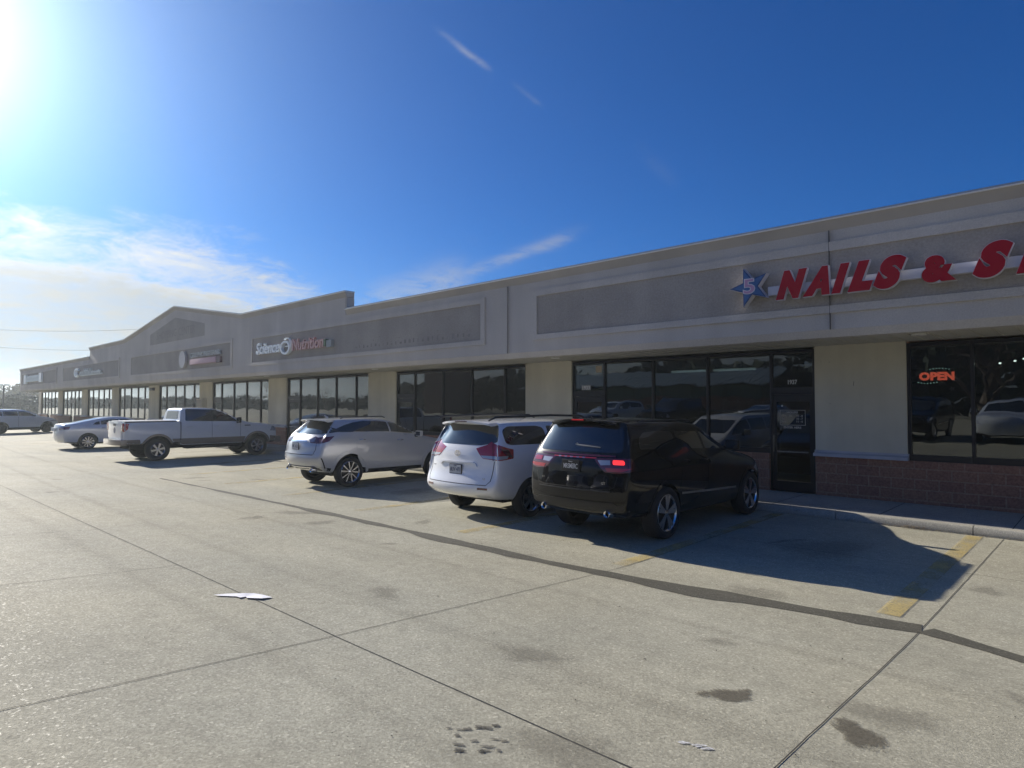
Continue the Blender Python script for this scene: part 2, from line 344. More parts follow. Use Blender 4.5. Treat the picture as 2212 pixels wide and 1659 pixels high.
# stains
def stain_mat(name,col_,soft=1.,opa=.9):
    m=bpy.data.materials.new(name); m.use_nodes=True; t=m.node_tree; b=t.nodes['Principled BSDF']; b.inputs['Roughness'].default_value=.8; b.inputs['Specular IOR Level'].default_value=.12
    tc=t.nodes.new('ShaderNodeTexCoord'); n=t.nodes.new('ShaderNodeTexNoise'); n.inputs['Scale'].default_value=60; n.inputs['Detail'].default_value=5; t.links.new(tc.outputs['Object'],n.inputs['Vector'])
    n2=t.nodes.new('ShaderNodeTexNoise'); n2.inputs['Scale'].default_value=14; n2.inputs['Detail'].default_value=3; t.links.new(tc.outputs['Object'],n2.inputs['Vector'])
    a=t.nodes.new('ShaderNodeAttribute'); a.attribute_name='wear'
    s=t.nodes.new('ShaderNodeMath'); s.operation='ADD'; t.links.new(n.outputs[0],s.inputs[0]); t.links.new(n2.outputs[0],s.inputs[1])
    q=t.nodes.new('ShaderNodeMath'); q.operation='MULTIPLY_ADD'; q.inputs[1].default_value=1.5; t.links.new(s.outputs[0],q.inputs[0]); t.links.new(a.outputs['Fac'],q.inputs[2])
    mr=t.nodes.new('ShaderNodeMapRange'); mr.interpolation_type='SMOOTHSTEP'; mr.inputs[1].default_value=1.55; mr.inputs[2].default_value=1.55+.6*soft; mr.inputs[3].default_value=0; mr.inputs[4].default_value=opa; t.links.new(q.outputs[0],mr.inputs[0])
    vm=t.nodes.new('ShaderNodeVectorMath'); vm.operation='SCALE'; vm.inputs[0].default_value=col_; m3=t.nodes.new('ShaderNodeMapRange'); m3.inputs[1].default_value=.3; m3.inputs[2].default_value=.7; m3.inputs[3].default_value=.7; m3.inputs[4].default_value=1.3; t.links.new(n.outputs[0],m3.inputs[0]); t.links.new(m3.outputs[0],vm.inputs['Scale']); t.links.new(vm.outputs[0],b.inputs['Base Color'])
    mx=t.nodes.new('ShaderNodeMixShader'); tr=t.nodes.new('ShaderNodeBsdfTransparent'); t.links.new(mr.outputs[0],mx.inputs[0]); t.links.new(tr.outputs[0],mx.inputs[1]); t.links.new(b.outputs[0],mx.inputs[2]); t.links.new(mx.outputs[0],t.nodes['Material Output'].inputs[0]); return m
def stains(name,spots,mat,kind='structure'):
    vs=[];fs=[];wr=[]
    for (cx,cy,rx,ry,ang,seed) in spots:
        rnd=random.Random(seed); ph=[rnd.uniform(0,6.28) for _ in range(5)]; n=24; rings=4; base=len(vs)
        for q in range(rings+1):
            for i in range(n):
                t=2*math.pi*i/n; r_=(q/rings)*(1+.32*(math.sin(2*t+ph[0])*.5+math.sin(3*t+ph[1])*.4+math.sin(5*t+ph[2])*.3)); a,b_=rx*r_*math.cos(t),ry*r_*math.sin(t)
                x=cx+a*math.cos(ang)-b_*math.sin(ang); y=cy+a*math.sin(ang)+b_*math.cos(ang); vs.append((x,y,gz(y)+.0046)); wr.append(1-(q/rings)**2)
        fs+=[(base+q*n+i,base+q*n+(i+1)%n,base+(q+1)*n+(i+1)%n,base+(q+1)*n+i) for q in range(rings) for i in range(n)]
    o=MB().add(vs,fs).build(name,mat,recalc=False); at=o.data.attributes.new('wear','FLOAT','POINT'); at.data.foreach_set('value',wr); return struct(o)
rr=random.Random(3); cl=[]
for i in range(20):
    t=rr.random(); d_=rr.uniform(-.17,.17); cl.append((-2.66+.34*t*.72-.69*d_,2.26+.34*t*.69+.72*d_*.9,rr.uniform(.014,.04),rr.uniform(.010,.026),.76,i+10))
stains('oil_stain',[(-1.89,4.03,.19,.13,.76,1),(-1.13,4.08,.23,.14,1.9,2)],stain_mat('oil_soft',(.14,.125,.095),1.1,.72))
stains('drip_stains',cl,stain_mat('drip_soft',(.13,.125,.11),1.1,.75))
rr=random.Random(17)
stains('faint_stain',[(-2.45,5.05,.22,.12,.76,5),(-1.12,8.82,.22,.2,.7,6),(-9.0,11,.5,.8,.0,8),(-12.2,9.4,.5,.9,0,9),(-6.2,9.2,.5,.9,0,12),(-3.1,9.8,.6,1.1,0,14),(-3.2,3.6,.35,.2,.2,15)]+[(rr.uniform(-24,1),rr.uniform(1,12),rr.uniform(.1,.5),rr.uniform(.1,.4),rr.uniform(0,3),100+i) for i in range(26)],stain_mat('faint_soft',(.20,.185,.15),1.6,.28))
stains('white_scuff_mark',[(-1.69+rr.uniform(-.06,.06),3.22+rr.uniform(-.04,.04),rr.uniform(.02,.04),rr.uniform(.01,.02),.76,i+60) for i in range(6)],stain_mat('scuff_soft',(.6,.6,.6),.9,.8))
# tyre tracks worn along the drive lane
tm=MB(); wv2=[]
tr=[]
for k_,y0 in enumerate((3.6,5.15,1.9)):
    vs=[];m_=140
    for i in range(m_+1):
        x=3-i*.5; y=y0+.25*math.sin(x*.11+k_)
        for s_ in (-.16,0,.16): vs.append((x,y+s_,gz(y+s_)+.0050)); tr.append(.55 if s_==0 else 0.)
    tm.add(vs,[(i*3+a,i*3+a+1,(i+1)*3+a+1,(i+1)*3+a) for i in range(m_) for a in (0,1)])
o=tm.build('tyre_tracks',stain_mat('tyre_track',(.19,.175,.14),1.4,.16),recalc=False); at=o.data.attributes.new('wear','FLOAT','POINT'); at.data.foreach_set('value',tr); struct(o)
# worn yellow parking lines
def paint_mat():
    m=bpy.data.materials.new('worn_yellow_paint'); m.use_nodes=True; t=m.node_tree; b=t.nodes['Principled BSDF']; b.inputs['Roughness'].default_value=.7
    tc=t.nodes.new('ShaderNodeTexCoord'); n=t.nodes.new('ShaderNodeTexNoise'); n.inputs['Scale'].default_value=38; n.inputs['Detail'].default_value=6; n.inputs['Roughness'].default_value=.75; t.links.new(tc.outputs['Object'],n.inputs['Vector'])
    n3=t.nodes.new('ShaderNodeTexNoise'); n3.inputs['Scale'].default_value=2.2; n3.inputs['Detail'].default_value=3; t.links.new(tc.outputs['Object'],n3.inputs['Vector'])
    ad=t.nodes.new('ShaderNodeMath'); ad.operation='MULTIPLY_ADD'; ad.inputs[1].default_value=.9; t.links.new(n3.outputs[0],ad.inputs[0]); t.links.new(n.outputs[0],ad.inputs[2])
    mr=t.nodes.new('ShaderNodeMapRange'); mr.inputs[1].default_value=.76; mr.inputs[2].default_value=1.12; mr.inputs[3].default_value=.75; mr.inputs[4].default_value=0; t.links.new(ad.outputs[0],mr.inputs[0])
    b.inputs['Base Color'].default_value=(.55,.43,.17,1); o=t.nodes['Material Output']; mx=t.nodes.new('ShaderNodeMixShader'); tr=t.nodes.new('ShaderNodeBsdfTransparent')
    t.links.new(mr.outputs[0],mx.inputs[0]); t.links.new(tr.outputs[0],mx.inputs[1]); t.links.new(b.outputs[0],mx.inputs[2]); t.links.new(mx.outputs[0],o.inputs[0]); return m
m_yel=paint_mat(); ym=MB()
for i in range(0,18):
    x=-1.70-3.02*i
    q,_=strip([(x,6.95 if i else 7.15),(x,12.33)],.105,.008,'',None); ym.add(q.v,q.f)
struct(ym.build('parking_lines',m_yel))
# ------------------------------------------------------------------ sidewalk and curb
BX0,BX1=-84.,14.
cm=MB(); x=BX0-6; segs=[]
sx=-1.55+2.0*9
edges=[]
while sx>BX0-6: edges.append(sx); sx-=2.02 if len(edges)<14 else 3.0
for a,b in zip(edges[1:],edges[:-1]):
    cm.prism([(12.40,-.05),(12.385,.03),(12.405,.115),(12.425,.134),(12.455,.14),(12.555,.14),(12.555,-.05)],'x',a+.006,b-.006)
struct(cm.build('curb',m_curb,smooth=True,angle=50))
struct(MB().box(BX0-6,edges[0],12.56,14.46,-.05,.138).build('sidewalk',m_walk))
sj=MB()
for i in range(52): X=8-i*1.85; sj.box(X-.005,X+.005,12.57,14.46,.1375,.1405)
struct(sj.build('sidewalk_joints',m_dark))
# ------------------------------------------------------------------ strip mall
mall=empty('strip_mall',(-37,13,0)); tag(mall,'long single storey grey stucco strip mall with gabled parapet and dark storefront windows','shop building')
def mp(o):
    o.parent=mall; o.matrix_parent_inverse=Matrix.Translation((37,-13,0)); return o
def MP(mb,name,mat,**k): return mp(mb.build(name,mat,**k))
WY=14.5; FY=12.6
# fascia wall with parapet outline
out=[(-80.2,3.45),(BX1,3.45),(BX1,5.30),(-20.3,5.30),(-20.3,5.95),(-28.85,5.95),(-37.3,7.20),(-46.2,5.97),(-54.35,5.95),(-54.35,5.30),(-80.2,5.30)]
f=MB(); f.prism(out,'y',FY,FY+.3)
f.prism([(FY,3.45),(FY+.3,3.45),(FY+.3,3.31),(FY+.07,3.31)],'x',-80.2,BX1)
fo=MP(f,'fascia_wall',m_stucco)
# cornice band leaning outwards below the cap, following the parapet outline
top=[(BX1,5.51),(-20.2,5.51),(-20.2,6.16),(-28.85,6.16),(-37.3,7.41),(-46.2,6.18),(-54.45,6.16),(-54.45,5.51),(-80.2,5.51)]
b=MB(); c=MB(); cw=MB()
for (x0,z0),(x1,z1) in zip(top[:-1],top[1:]):
    if abs(x0-x1)<.2: continue
    zb=.225
    b.add([(x0,FY,z0-zb),(x1,FY,z1-zb),(x1,FY-.09,z1-.04),(x0,FY-.09,z0-.04),(x0,FY+.31,z0-zb),(x1,FY+.31,z1-zb),(x1,FY+.31,z1-.04),(x0,FY+.31,z0-.04)],[(0,1,2,3),(4,7,6,5),(3,2,6,7),(0,4,5,1),(0,3,7,4),(1,5,6,2)])
    cw.add([(x0,FY-.115,z0-.045),(x1,FY-.115,z1-.045),(x1,FY-.115,z1-.022),(x0,FY-.115,z0-.022),(x0,FY+.33,z0-.045),(x1,FY+.33,z1-.045),(x1,FY+.33,z1-.022),(x0,FY+.33,z0-.022)],[(0,1,2,3),(4,7,6,5),(3,2,6,7),(0,4,5,1),(0,3,7,4),(1,5,6,2)])
    c.add([(x0,FY-.10,z0-.0215),(x1,FY-.10,z1-.0215),(x1,FY-.10,z1+.012),(x0,FY-.10,z0+.012),(x0,FY+.325,z0-.0215),(x1,FY+.325,z1-.0215),(x1,FY+.325,z1+.012),(x0,FY+.325,z0+.012)],[(0,1,2,3),(4,7,6,5),(3,2,6,7),(0,4,5,1),(0,3,7,4),(1,5,6,2)])
for X,z0,z1 in ((-20.2,5.512,6.118),(-54.45,5.512,6.118)):
    b.box(X-.1 if X>-30 else X,X if X>-30 else X+.1,FY-.0,FY+.31,5.28,z1-.2)
MP(b,'cornice_band',m_band); MP(cw,'cap_drip_edge',m_capw); MP(c,'parapet_cap',m_cap)
# end return of the fascia, soffit, roof, wall
MP(MB().box(-80.25,-79.95,FY+.302,34,3.31,5.47),'end_fascia',m_band)
so=MB().box(-79.94,BX1,FY+.302,WY+.35,3.315,3.36); 
for i in range(300):
    X=-79.8+i*.3
    if X<BX1-.1: so.box(X,X+.012,FY+.32,WY-.01,3.300,3.3149)
MP(so,'soffit',m_soffit)
MP(MB().box(-79.94,BX1,FY+.32,34,5.0,5.06),'roof_deck',m_roof)
MP(MB().box(-81.9,BX1,33.9,34.2,0,5.4).box(-82.1,-81.9,14.5,34.2,0.02,3.30).box(BX1,BX1+.3,12.9,34.2,0,5.4),'rear_and_side_walls',m_pillar)
# recessed-look sign panels with raised trim
pn=[(-11.04,9.5,3.89,4.90),(-27.77,-13.17,3.89,4.93),(-44.75,-30.05,3.86,4.94),(-62.2,-47.3,3.89,4.93),(-79.3,-64.6,3.89,4.93)]
for (x0,x1,z0,z1) in pn:
    p=MB().box(x0,x1,FY-.006,FY+.01,z0,z1); po=MP(p,'sign_panel',m_panel)
    t=MB(); q=.17
    for (a,b_,c_,d) in ((x0-q,x1+q,z1,z1+q),(x0-q,x1+q,z0-.14,z0),(x0-q,x0,z0,z1),(x1,x1+q,z0,z1)): t.box(a,b_,FY-.04,FY-.001,c_,d)
    to=t.build('panel_trim',m_stucco); to.parent=po
po=MP(MB().prism([(-41.34,5.50),(-33.25,5.50),(-33.25,6.12),(-37.3,6.78),(-41.34,6.12)],'y',FY-.006,FY+.01),'gable_panel',m_panel)
for w_,x_,f_ in (('SHOPPING',-40.2,3.1),('CENTER',-36.8,2.35)):
    gl=MB(); put_text(gl,w_,.5,x_,FY-.010,5.75,depth=.003,fit=f_,fith=.42); q=gl.build('ghost_lettering',pmat('ghost_faint',(.27,.25,.23),.9)); q.parent=po
# ghosts of removed letters on the long panel
rr=random.Random(2); gg=MB()
for i in range(26):
    X=-19.6+i*.235
    gg.box(X,X+.02+.09*rr.random(),FY-.0085,FY-.0061,4.02+.02*rr.random(),4.08+.1*rr.random())
for i in range(7): X=rr.uniform(-26,-14); Z=rr.uniform(4.2,4.7); gg.box(X,X+.05,FY-.0085,FY-.0061,Z,Z+.03)
for i in range(12): X=rr.uniform(-10.5,-6); Z=rr.uniform(3.98,4.75); gg.box(X,X+.03,FY-.0085,FY-.0061,Z,Z+.02)
struct(MP(gg,'old_sign_marks',m_ghost),'stuff')
# control joints
for X in (-3.85,-12.11):
    MP(MB().box(X-.004,X+.004,FY-.0425,FY+.001,3.45,5.285),'control_joint',pmat('joint_grey',(.10,.10,.10) if X>-5 else (.22,.21,.2),.9) if X>-5 else pmat('joint_pale',(.27,.26,.25),.9))
# soffit lights
m_can=pmat('can_light',(.7,.7,.66),.4)
for X in [-2.55-8.3*k for k in range(-1,10)]:
    MP(MB().lathe([(0,.0001),(0,.11),(-.03,.12),(-.03,.0001)],20,'z',(X,13.1,3.312)),'soffit_light',m_can,smooth=True)
# pillars: stucco, ledge, block base
pil=[(-3.05,-4.77),(-11.42,-13.2),(-19.83,-21.64),(-28.36,-30.19),(-37.03,-38.87),(-45.74,-47.65),(-54.5,-56.15),(-63.18,-64.96),(-71.91,-73.56),(-81.05,-81.9)]
for a,b_ in pil:
    po=MP(MB().box(b_,a,WY,WY+.35,1.09,3.315),'pillar',m_pillar)
    le=MB().prism([(WY-.10,.962),(WY+.3,.962),(WY+.3,1.092),(WY-.001,1.092),(WY-.001,1.05),(WY-.10,1.02)],'x',b_-.02,a+.02).build('stone_ledge',m_ledge); le.parent=po
MP(MB().box(5.0,3.4,WY,WY+.35,1.09,3.315),'pillar',m_pillar)
sc_m=MB(); rr=random.Random(21)
sc_m.prism([(-4.015,2.45),(-4.0,2.55),(-3.99,2.55),(-4.0,2.45)],'y',WY-.002,WY+.001)
for i in range(26):
    a,b_=rr.choice(pil[:4]); X=rr.uniform(b_+.1,a-.1); Z=rr.uniform(1.15,3.1); sc_m.box(X,X+rr.uniform(.004,.05),WY-.0015,WY+.001,Z,Z+rr.uniform(.004,.012))
struct(MP(sc_m,'wall_scuffs',pmat('scuff_brown',(.25,.23,.18),.9)),'stuff')
# bays: windows and doors
bays=[((-3.05,3.4),[-1.99,-.4,1.2],None,0),((-11.42,-4.77),[-10.31,-8.79,-7.27,-5.73],(0,4),1),((-19.83,-13.2),[-18.75,-17.18,-15.69,-14.15],(0,),2),((-28.36,-21.64),[-27.2,-25.67,-24.14,-22.62],(0,),3),
 ((-37.03,-30.19),[-35.92,-34.33,-32.78,-31.19],(0,),4),((-45.74,-38.87),[-44.49,-42.93,-41.45,-39.89],(4,),5),((-54.5,-47.65),[-53.3,-51.75,-50.2,-48.75],(4,),6),((-63.18,-56.15),[-61.7,-60.1,-58.6,-57.2],(4,),7),((-71.91,-64.96),[-70.4,-68.9,-67.6,-66.3],(2,),8),((-81.05,-73.56),[-79.5,-78.1,-76.7,-75.2],(2,),9)]
for (a,b_),mul,doors,idx in bays:
    xs=[a]+mul+[b_]
    fr=MB(); base=[]; panes=[]
    doors=doors or ()
    fy0,fy1=WY+.05,WY+.16
    for i,X in enumerate(xs):
        wd=.055 if 0<i<len(xs)-1 else .05
        x0,x1=(X-.028,X+.028) if 0<i<len(xs)-1 else ((X,X+.06) if i==0 else (X-.06,X))
        fr.box(x0,x1,fy0,fy1,.965 if not ((i in doors) or (i-1 in doors)) else .145,3.27)
    for i in range(len(xs)-1):
        l=xs[i]+(.061 if i==0 else .029); r=xs[i+1]-(.061 if i==len(xs)-2 else .029)
        fr.box(l,r,fy0,fy1,3.20,3.27)
        if i in doors:
            fr.box(l,r,fy0,fy1,2.29,2.44); panes.append((l,r,2.441,3.199))
        else:
            fr.box(l,r,fy0-.02,fy1,.965,1.08); panes.append((l,r,1.081,3.199)); base.append((xs[i],xs[i+1]))
    wo_=MP(fr,'storefront_window',m_frame)
    for (l,r,z0,z1) in panes:
        q=MB().box(l,r,WY+.10,WY+.112,z0,z1).build('glass_pane',m_glass); q.parent=wo_
    bb=MB()
    # merge block base under windows
    cur=None; runs=[]
    for s,e in base:
        if cur and abs(cur[1]-s)<1e-6: cur[1]=e
        else: cur=[s,e]; runs.append(cur)
    for s,e in runs: bb.box(s+(.03 if s!=a else 0),e-(.03 if e!=b_ else 0),WY-.02,WY+.3,.1,.962)
    MP(bb,'block_base',m_block)
    for d in doors:
        l=xs[d]+(.061 if d==0 else .029); r=xs[d+1]-(.061 if d==len(xs)-2 else .029)
        D=MB(); y0,y1=WY+.07,WY+.125
        D.box(l+.005,l+.075,y0,y1,.15,2.285); D.box(r-.075,r-.005,y0,y1,.15,2.285); D.box(l+.0751,r-.0751,y0,y1,.15,.36); D.box(l+.0751,r-.0751,y0,y1,2.13,2.285)
        do=MP(D,'shop_door',m_frame)
        q=MB().box(l+.0752,r-.0752,y0+.02,y0+.03,.361,2.129).build('glass_pane',m_glass); q.parent=do
        h=MB(); h.tube([(l+.04,y0,1.38),(l+.04,y0-.06,1.38),(l+.04,y0-.06,1.02),(l+.04,y0,1.02)],.011,8); h.box(l+.1,r-.1,y0-.03,y0-.012,1.0,1.03)
        q=h.build('pull_handle',pmat('brushed_steel',(.55,.55,.55),.25,1.),smooth=True); q.parent=do
for a,b_ in pil: MP(MB().box(b_,a,WY-.021,WY+.3,.1,.961),'block_base',m_block)
# interior shell (dim rooms behind the glass)
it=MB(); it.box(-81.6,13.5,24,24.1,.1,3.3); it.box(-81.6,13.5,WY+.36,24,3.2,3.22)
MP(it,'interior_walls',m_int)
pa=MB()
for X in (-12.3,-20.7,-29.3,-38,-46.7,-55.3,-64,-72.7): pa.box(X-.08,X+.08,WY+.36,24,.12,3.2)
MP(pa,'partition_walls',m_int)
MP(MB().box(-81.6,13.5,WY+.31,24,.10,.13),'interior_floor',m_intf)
MP(MB().box(-1.9,-1.35,17.5,18.0,.13,3.2),'interior_column',pmat('interior_column',(.30,.33,.28),.8))
MP(MB().box(-7.15,-7.05,15.1,15.15,.13,2.2).box(-7.049,-5.75,15.1,15.14,.9,2.15),'interior_screen',pmat('screen_cloth',(.42,.42,.40),.9))
for X,Z in ((-9.6,3.05),(-8.2,3.05),(-24.6,3.05),(-17.4,3.05)): MP(MB().box(X-.6,X+.6,18.0,18.2,Z,Z+.06),'ceiling_light',pmat('tube_dim',(.8,.8,.8),.5,emit=(.9,1,1),estr=.35))
MP(MB().box(-10.62,-10.42,WY+.09,WY+.096,2.95,3.14),'window_notice',pmat('notice_tan',(.42,.36,.28),.8))
rr=random.Random(40)
for X in (-25.2,-23.5,-17.9,-16.2,-33.4,-31.9): MP(MB().box(X-.22,X+.22,WY+.118,WY+.121,1.25,1.25+rr.uniform(.4,.7)),'window_poster',pmat('poster_pale' if rr.random()<.5 else 'poster_rust',(.45,.45,.48) if rr.random()<.5 else (.35,.16,.12),.7))
for X in (-24.9,-16.6,-8.3): MP(MB().box(X-1.3,X+1.3,17.2,17.9,.13,1.05),'interior_counter',pmat('counter_wood',(.28,.2,.13),.5))
# things on the mall ---------------------------------------------------------
def letters_sign(root,s,x0,x1,z0,z1,y,mat_face,mat_side,shear=.3,off=.02,zbot=None):
    pass
# star + nails sign
ns=empty('shop_sign',(-3,12.45,4.3)); tag(ns,'red raised letters NAILS & SPA with blue star on a white raceway','shop sign')
def cp(mb,name,mat,parent,**k):
    o=mb.build(name,mat,**k); o.parent=parent; o.matrix_parent_inverse=Matrix.Translation(-parent.location); return o
YS=12.38
cp(MB().box(-4.95,.6,YS+.1,FY-.008,4.19,4.36),'raceway',m_white,ns,bevel=.006)
sp=[];cxs,czs=-5.27,4.385
for i in range(10):
    r=.41 if i%2==0 else .165; t=R(180+36*i); sp.append((cxs+r*math.cos(t)*1.02,czs+r*math.sin(t)))
so_=cp(MB().prism(sp,'y',YS+.002,YS+.16),'star',m_white,ns)
q=MB().prism([(cxs+(a-cxs)*.985,czs+(b-czs)*.985) for a,b in sp],'y',YS-.004,YS+.0019).build('star_face',m_blue); q.parent=so_
q=MB().prism([(cxs+(a-cxs)*.80,czs+(b-czs)*.80) for a,b in sp],'y',YS-.0075,YS-.0041).build('star_inset',pmat('sign_blue_light',(.04,.12,.30),.35)); q.parent=so_
t5=MB(); put_text(t5,'5',.4,cxs-.135,YS-.011,czs-.14,depth=.003,fit=.25,fith=.31,offset=.018); q=t5.build('numeral_edge',m_white); q.parent=so_
t5=MB(); put_text(t5,'5',.4,cxs-.118,YS-.0135,czs-.125,depth=.002,fit=.215,fith=.28,offset=.004); q=t5.build('numeral',m_star5); q.parent=so_
for ch,a,b_,z0,z1 in [('N',-4.77,-4.17,4.06,4.62),('A',-4.27,-3.78,4.065,4.61),('I',-3.77,-3.44,4.065,4.61),('L',-3.50,-3.07,4.06,4.61),('S',-3.09,-2.56,4.05,4.63),('&',-2.36,-1.87,4.07,4.53),('S',-1.67,-1.13,4.05,4.63),('P',-1.12,-.62,4.06,4.62),('A',-.64,-.12,4.06,4.62)]:
    sh=.0 if ch=='&' else .38
    m1=MB(); put_text(m1,ch,.5,a,YS+.002,z0,depth=.10,fit=b_-a,fith=z1-z0,shear=sh,offset=.050,res=6)
    lo=cp(m1,'letter',m_white,ns)
    m2=MB(); put_text(m2,ch,.5,a+.008,YS-.004,z0+.008,depth=.005,fit=b_-a-.016,fith=z1-z0-.016,shear=sh,offset=.046,res=6)
    q=m2.build('letter_face',m_red); q.parent=lo
# Science Nutrition
s2=empty('shop_sign',(-24,12.45,4.3)); tag(s2,'shop sign reading Science Nutrition with round emblem, white then dull red letters','shop sign')
m1=MB(); put_text(m1,'Science',.5,-27.15,12.44,4.20,depth=.1,fit=2.15,fith=.49,shear=.2,offset=.010); cp(m1,'white_letters',m_signw,s2)
e=MB()
def ring(mb,cx_,cz_,r0,r1,y0,y1,n=40,a0=0,a1=360,sx=1.,sz=1.):
    vs=[]
    for i in range(n+1):
        t=R(a0+(a1-a0)*i/n)
        for r in (r0,r1):
            for y in (y0,y1): vs.append((cx_+r*math.cos(t)*sx,y,cz_+r*math.sin(t)*sz))
    fs=[]
    for i in range(n):
        b=i*4; fs+= [(b,b+2,b+6,b+4),(b+1,b+5,b+7,b+3),(b,b+4,b+5,b+1),(b+2,b+3,b+7,b+6)]
    fs+=[(0,1,3,2),(n*4,n*4+2,n*4+3,n*4+1)]
    mb.add(vs,fs)
ring(e,-24.50,4.35,.20,.28,12.42,12.55,sx=1.45); ring(e,-24.38,4.44,.28,.315,12.42,12.5,30,-20,125,sx=1.2); e.box(-24.48,-24.2,12.42,12.5,4.38,4.415)
em=cp(e,'round_emblem',m_signw,s2,smooth=True)
d=MB().prism([(-24.5+.29*math.cos(2*math.pi*i/32),4.35+.20*math.sin(2*math.pi*i/32)) for i in range(32)],'y',12.46,12.52).build('emblem_face',pmat('emblem_slate',(.10,.13,.14),.5)); d.parent=em; d.matrix_parent_inverse=Matrix.Translation((24,-12.45,-4.3))
m1=MB(); put_text(m1,'Nutrition',.5,-23.95,12.44,4.19,depth=.1,fit=2.40,fith=.46,shear=.12,offset=.010); cp(m1,'red_letters',m_signr,s2)
cp(MB().box(-21.53,-21.38,12.44,12.58,4.22,4.48),'green_box',pmat('sign_green',(.03,.09,.03),.4),s2); cp(MB().box(-21.375,-21.02,12.46,12.58,4.18,4.44),'pale_box',pmat('sign_grey',(.30,.33,.34),.5),s2)
# cell phone repair
s3=empty('shop_sign',(-34,12.45,4.3)); tag(s3,'small phone repair sign with oval cross emblem and pink bar','shop sign')
ov=cp(MB().prism([(-35.75+.43*math.cos(2*math.pi*i/36),4.40+.44*math.sin(2*math.pi*i/36)) for i in range(36)],'y',12.42,12.56),'oval_emblem',pmat('oval_grey',(.42,.40,.42),.4),s3)
d=MB().box(-35.88,-35.62,12.405,12.418,4.09,4.68).box(-36.08,-35.42,12.407,12.4179,4.30,4.50).build('white_cross',m_signw); d.parent=ov; d.matrix_parent_inverse=Matrix.Translation((34,-12.45,-4.3))
m1=MB(); put_text(m1,'CELLPHONEREPAIR',.3,-34.75,12.47,4.44,depth=.08,fit=3.75,fith=.24,offset=.004); cp(m1,'letters',pmat('sign_silver',(.36,.39,.41),.4),s3)
cp(MB().box(-34.75,-31.45,12.44,12.58,4.08,4.35),'pink_bar',m_pink,s3,bevel=.01); cp(MB().box(-31.44,-31.0,12.46,12.58,4.05,4.36),'bar_end',pmat('bar_end',(.16,.11,.12),.6),s3)
# distant sign with swirl
s4=empty('shop_sign',(-55,12.45,4.3)); tag(s4,'pale shop sign with curled emblem and blurred script letters, second from the far end','shop sign')
e=MB(); ring(e,-57.5,4.42,.22,.34,12.42,12.55,30,30,330,sx=1.9); ring(e,-57.5,4.40,.06,.12,12.42,12.5,20,sx=1.9); cp(e,'curled_emblem',m_signw,s4,smooth=True)
rr=random.Random(8); X=-56.5; m_scr=pmat('sign_greyblue',(.50,.55,.57),.4)
while X<-51.0:
    h=rr.choice([.22,.27,.40,.46]); e=MB(); e.box(X,X+.14,12.44,12.58,4.20,4.20+h)
    if rr.random()<.7: e.box(X+.1401,X+.32,12.445,12.56,4.20+h*.5,4.20+h*.5+.08)
    cp(e,'script_stroke',m_scr,s4); X+=rr.uniform(.36,.46)
cp(MB().box(-56.7,-50.8,12.52,12.575,4.14,4.24),'raceway',m_scr,s4)
# far end sign
s5=empty('shop_sign',(-74,12.45,4.3)); tag(s5,'pale blue cabinet sign between two white end bars at the far end of the fascia','shop sign')
cp(MB().box(-76.4,-70.6,12.45,12.58,4.15,4.70),'cabinet',pmat('pale_blue_face',(.40,.50,.56),.4),s5)
e=MB(); rr=random.Random(4); X=-75.9
while X<-71.2: e.box(X,X+.2,12.444,12.4499,4.3,4.3+rr.choice([.2,.24,.28])); X+=.42
cp(e,'faint_letters',pmat('sign_slate',(.24,.32,.38),.4),s5)
cp(MB().box(-77.3,-76.41,12.42,12.58,3.98,4.82),'end_bar',m_signw,s5); cp(MB().box(-70.59,-69.6,12.42,12.58,4.02,4.85),'end_bar',m_signw,s5)
# lit OPEN sign behind the glass
op=empty('open_sign',(-2.7,14.56,2.6)); tag(op,'glowing red OPEN sign ringed by small dots in the right window','open sign')
YO=WY+.135
ex0,ex1=-2.86,-2.26
el=MB(); n=40; el.prism([( -2.53+.33*math.cos(2*math.pi*i/n),2.62+.165*math.sin(2*math.pi*i/n)) for i in range(n)],'y',YO+.02,YO+.035); cp(el,'oval_backing',m_neonk,op)
m1=MB(); put_text(m1,'OPEN',.2,ex0,YO+.005,2.53,depth=.006,fit=.58,fith=.165,offset=.012,space=1.05); ne=cp(m1,'red_lettering',m_neon,op)
m1=MB(); put_text(m1,'OPEN',.2,ex0+.014,YO+.0035,2.54,depth=.001,fit=.552,fith=.145,offset=-.0035,space=1.12); q=m1.build('letter_core',pmat('neon_core',(.08,.005,.005),.5)); q.parent=ne; q.matrix_parent_inverse=Matrix.Translation((2.7,-14.56,-2.6))
dm=MB()
for i in range(7):
    for s_,x0 in ((1,-2.62),(-1,-2.72)):
        t=(i-3)/3; X=x0+.155*t+.1*(s_>0); Z=2.62+s_*(.145-.022*t*t); dm.box(X-.006,X+.006,YO+.01,YO+.02,Z-.005,Z+.005)
cp(dm,'dots',m_dot,op)
# blue lit sign in a far window
bs=MB().box(-26.9,-26.0,14.9,14.95,1.45,1.8).build('lit_sign',m_blulit); tag(bs,'blurry blue lit sign low behind the third window bay','lit sign')
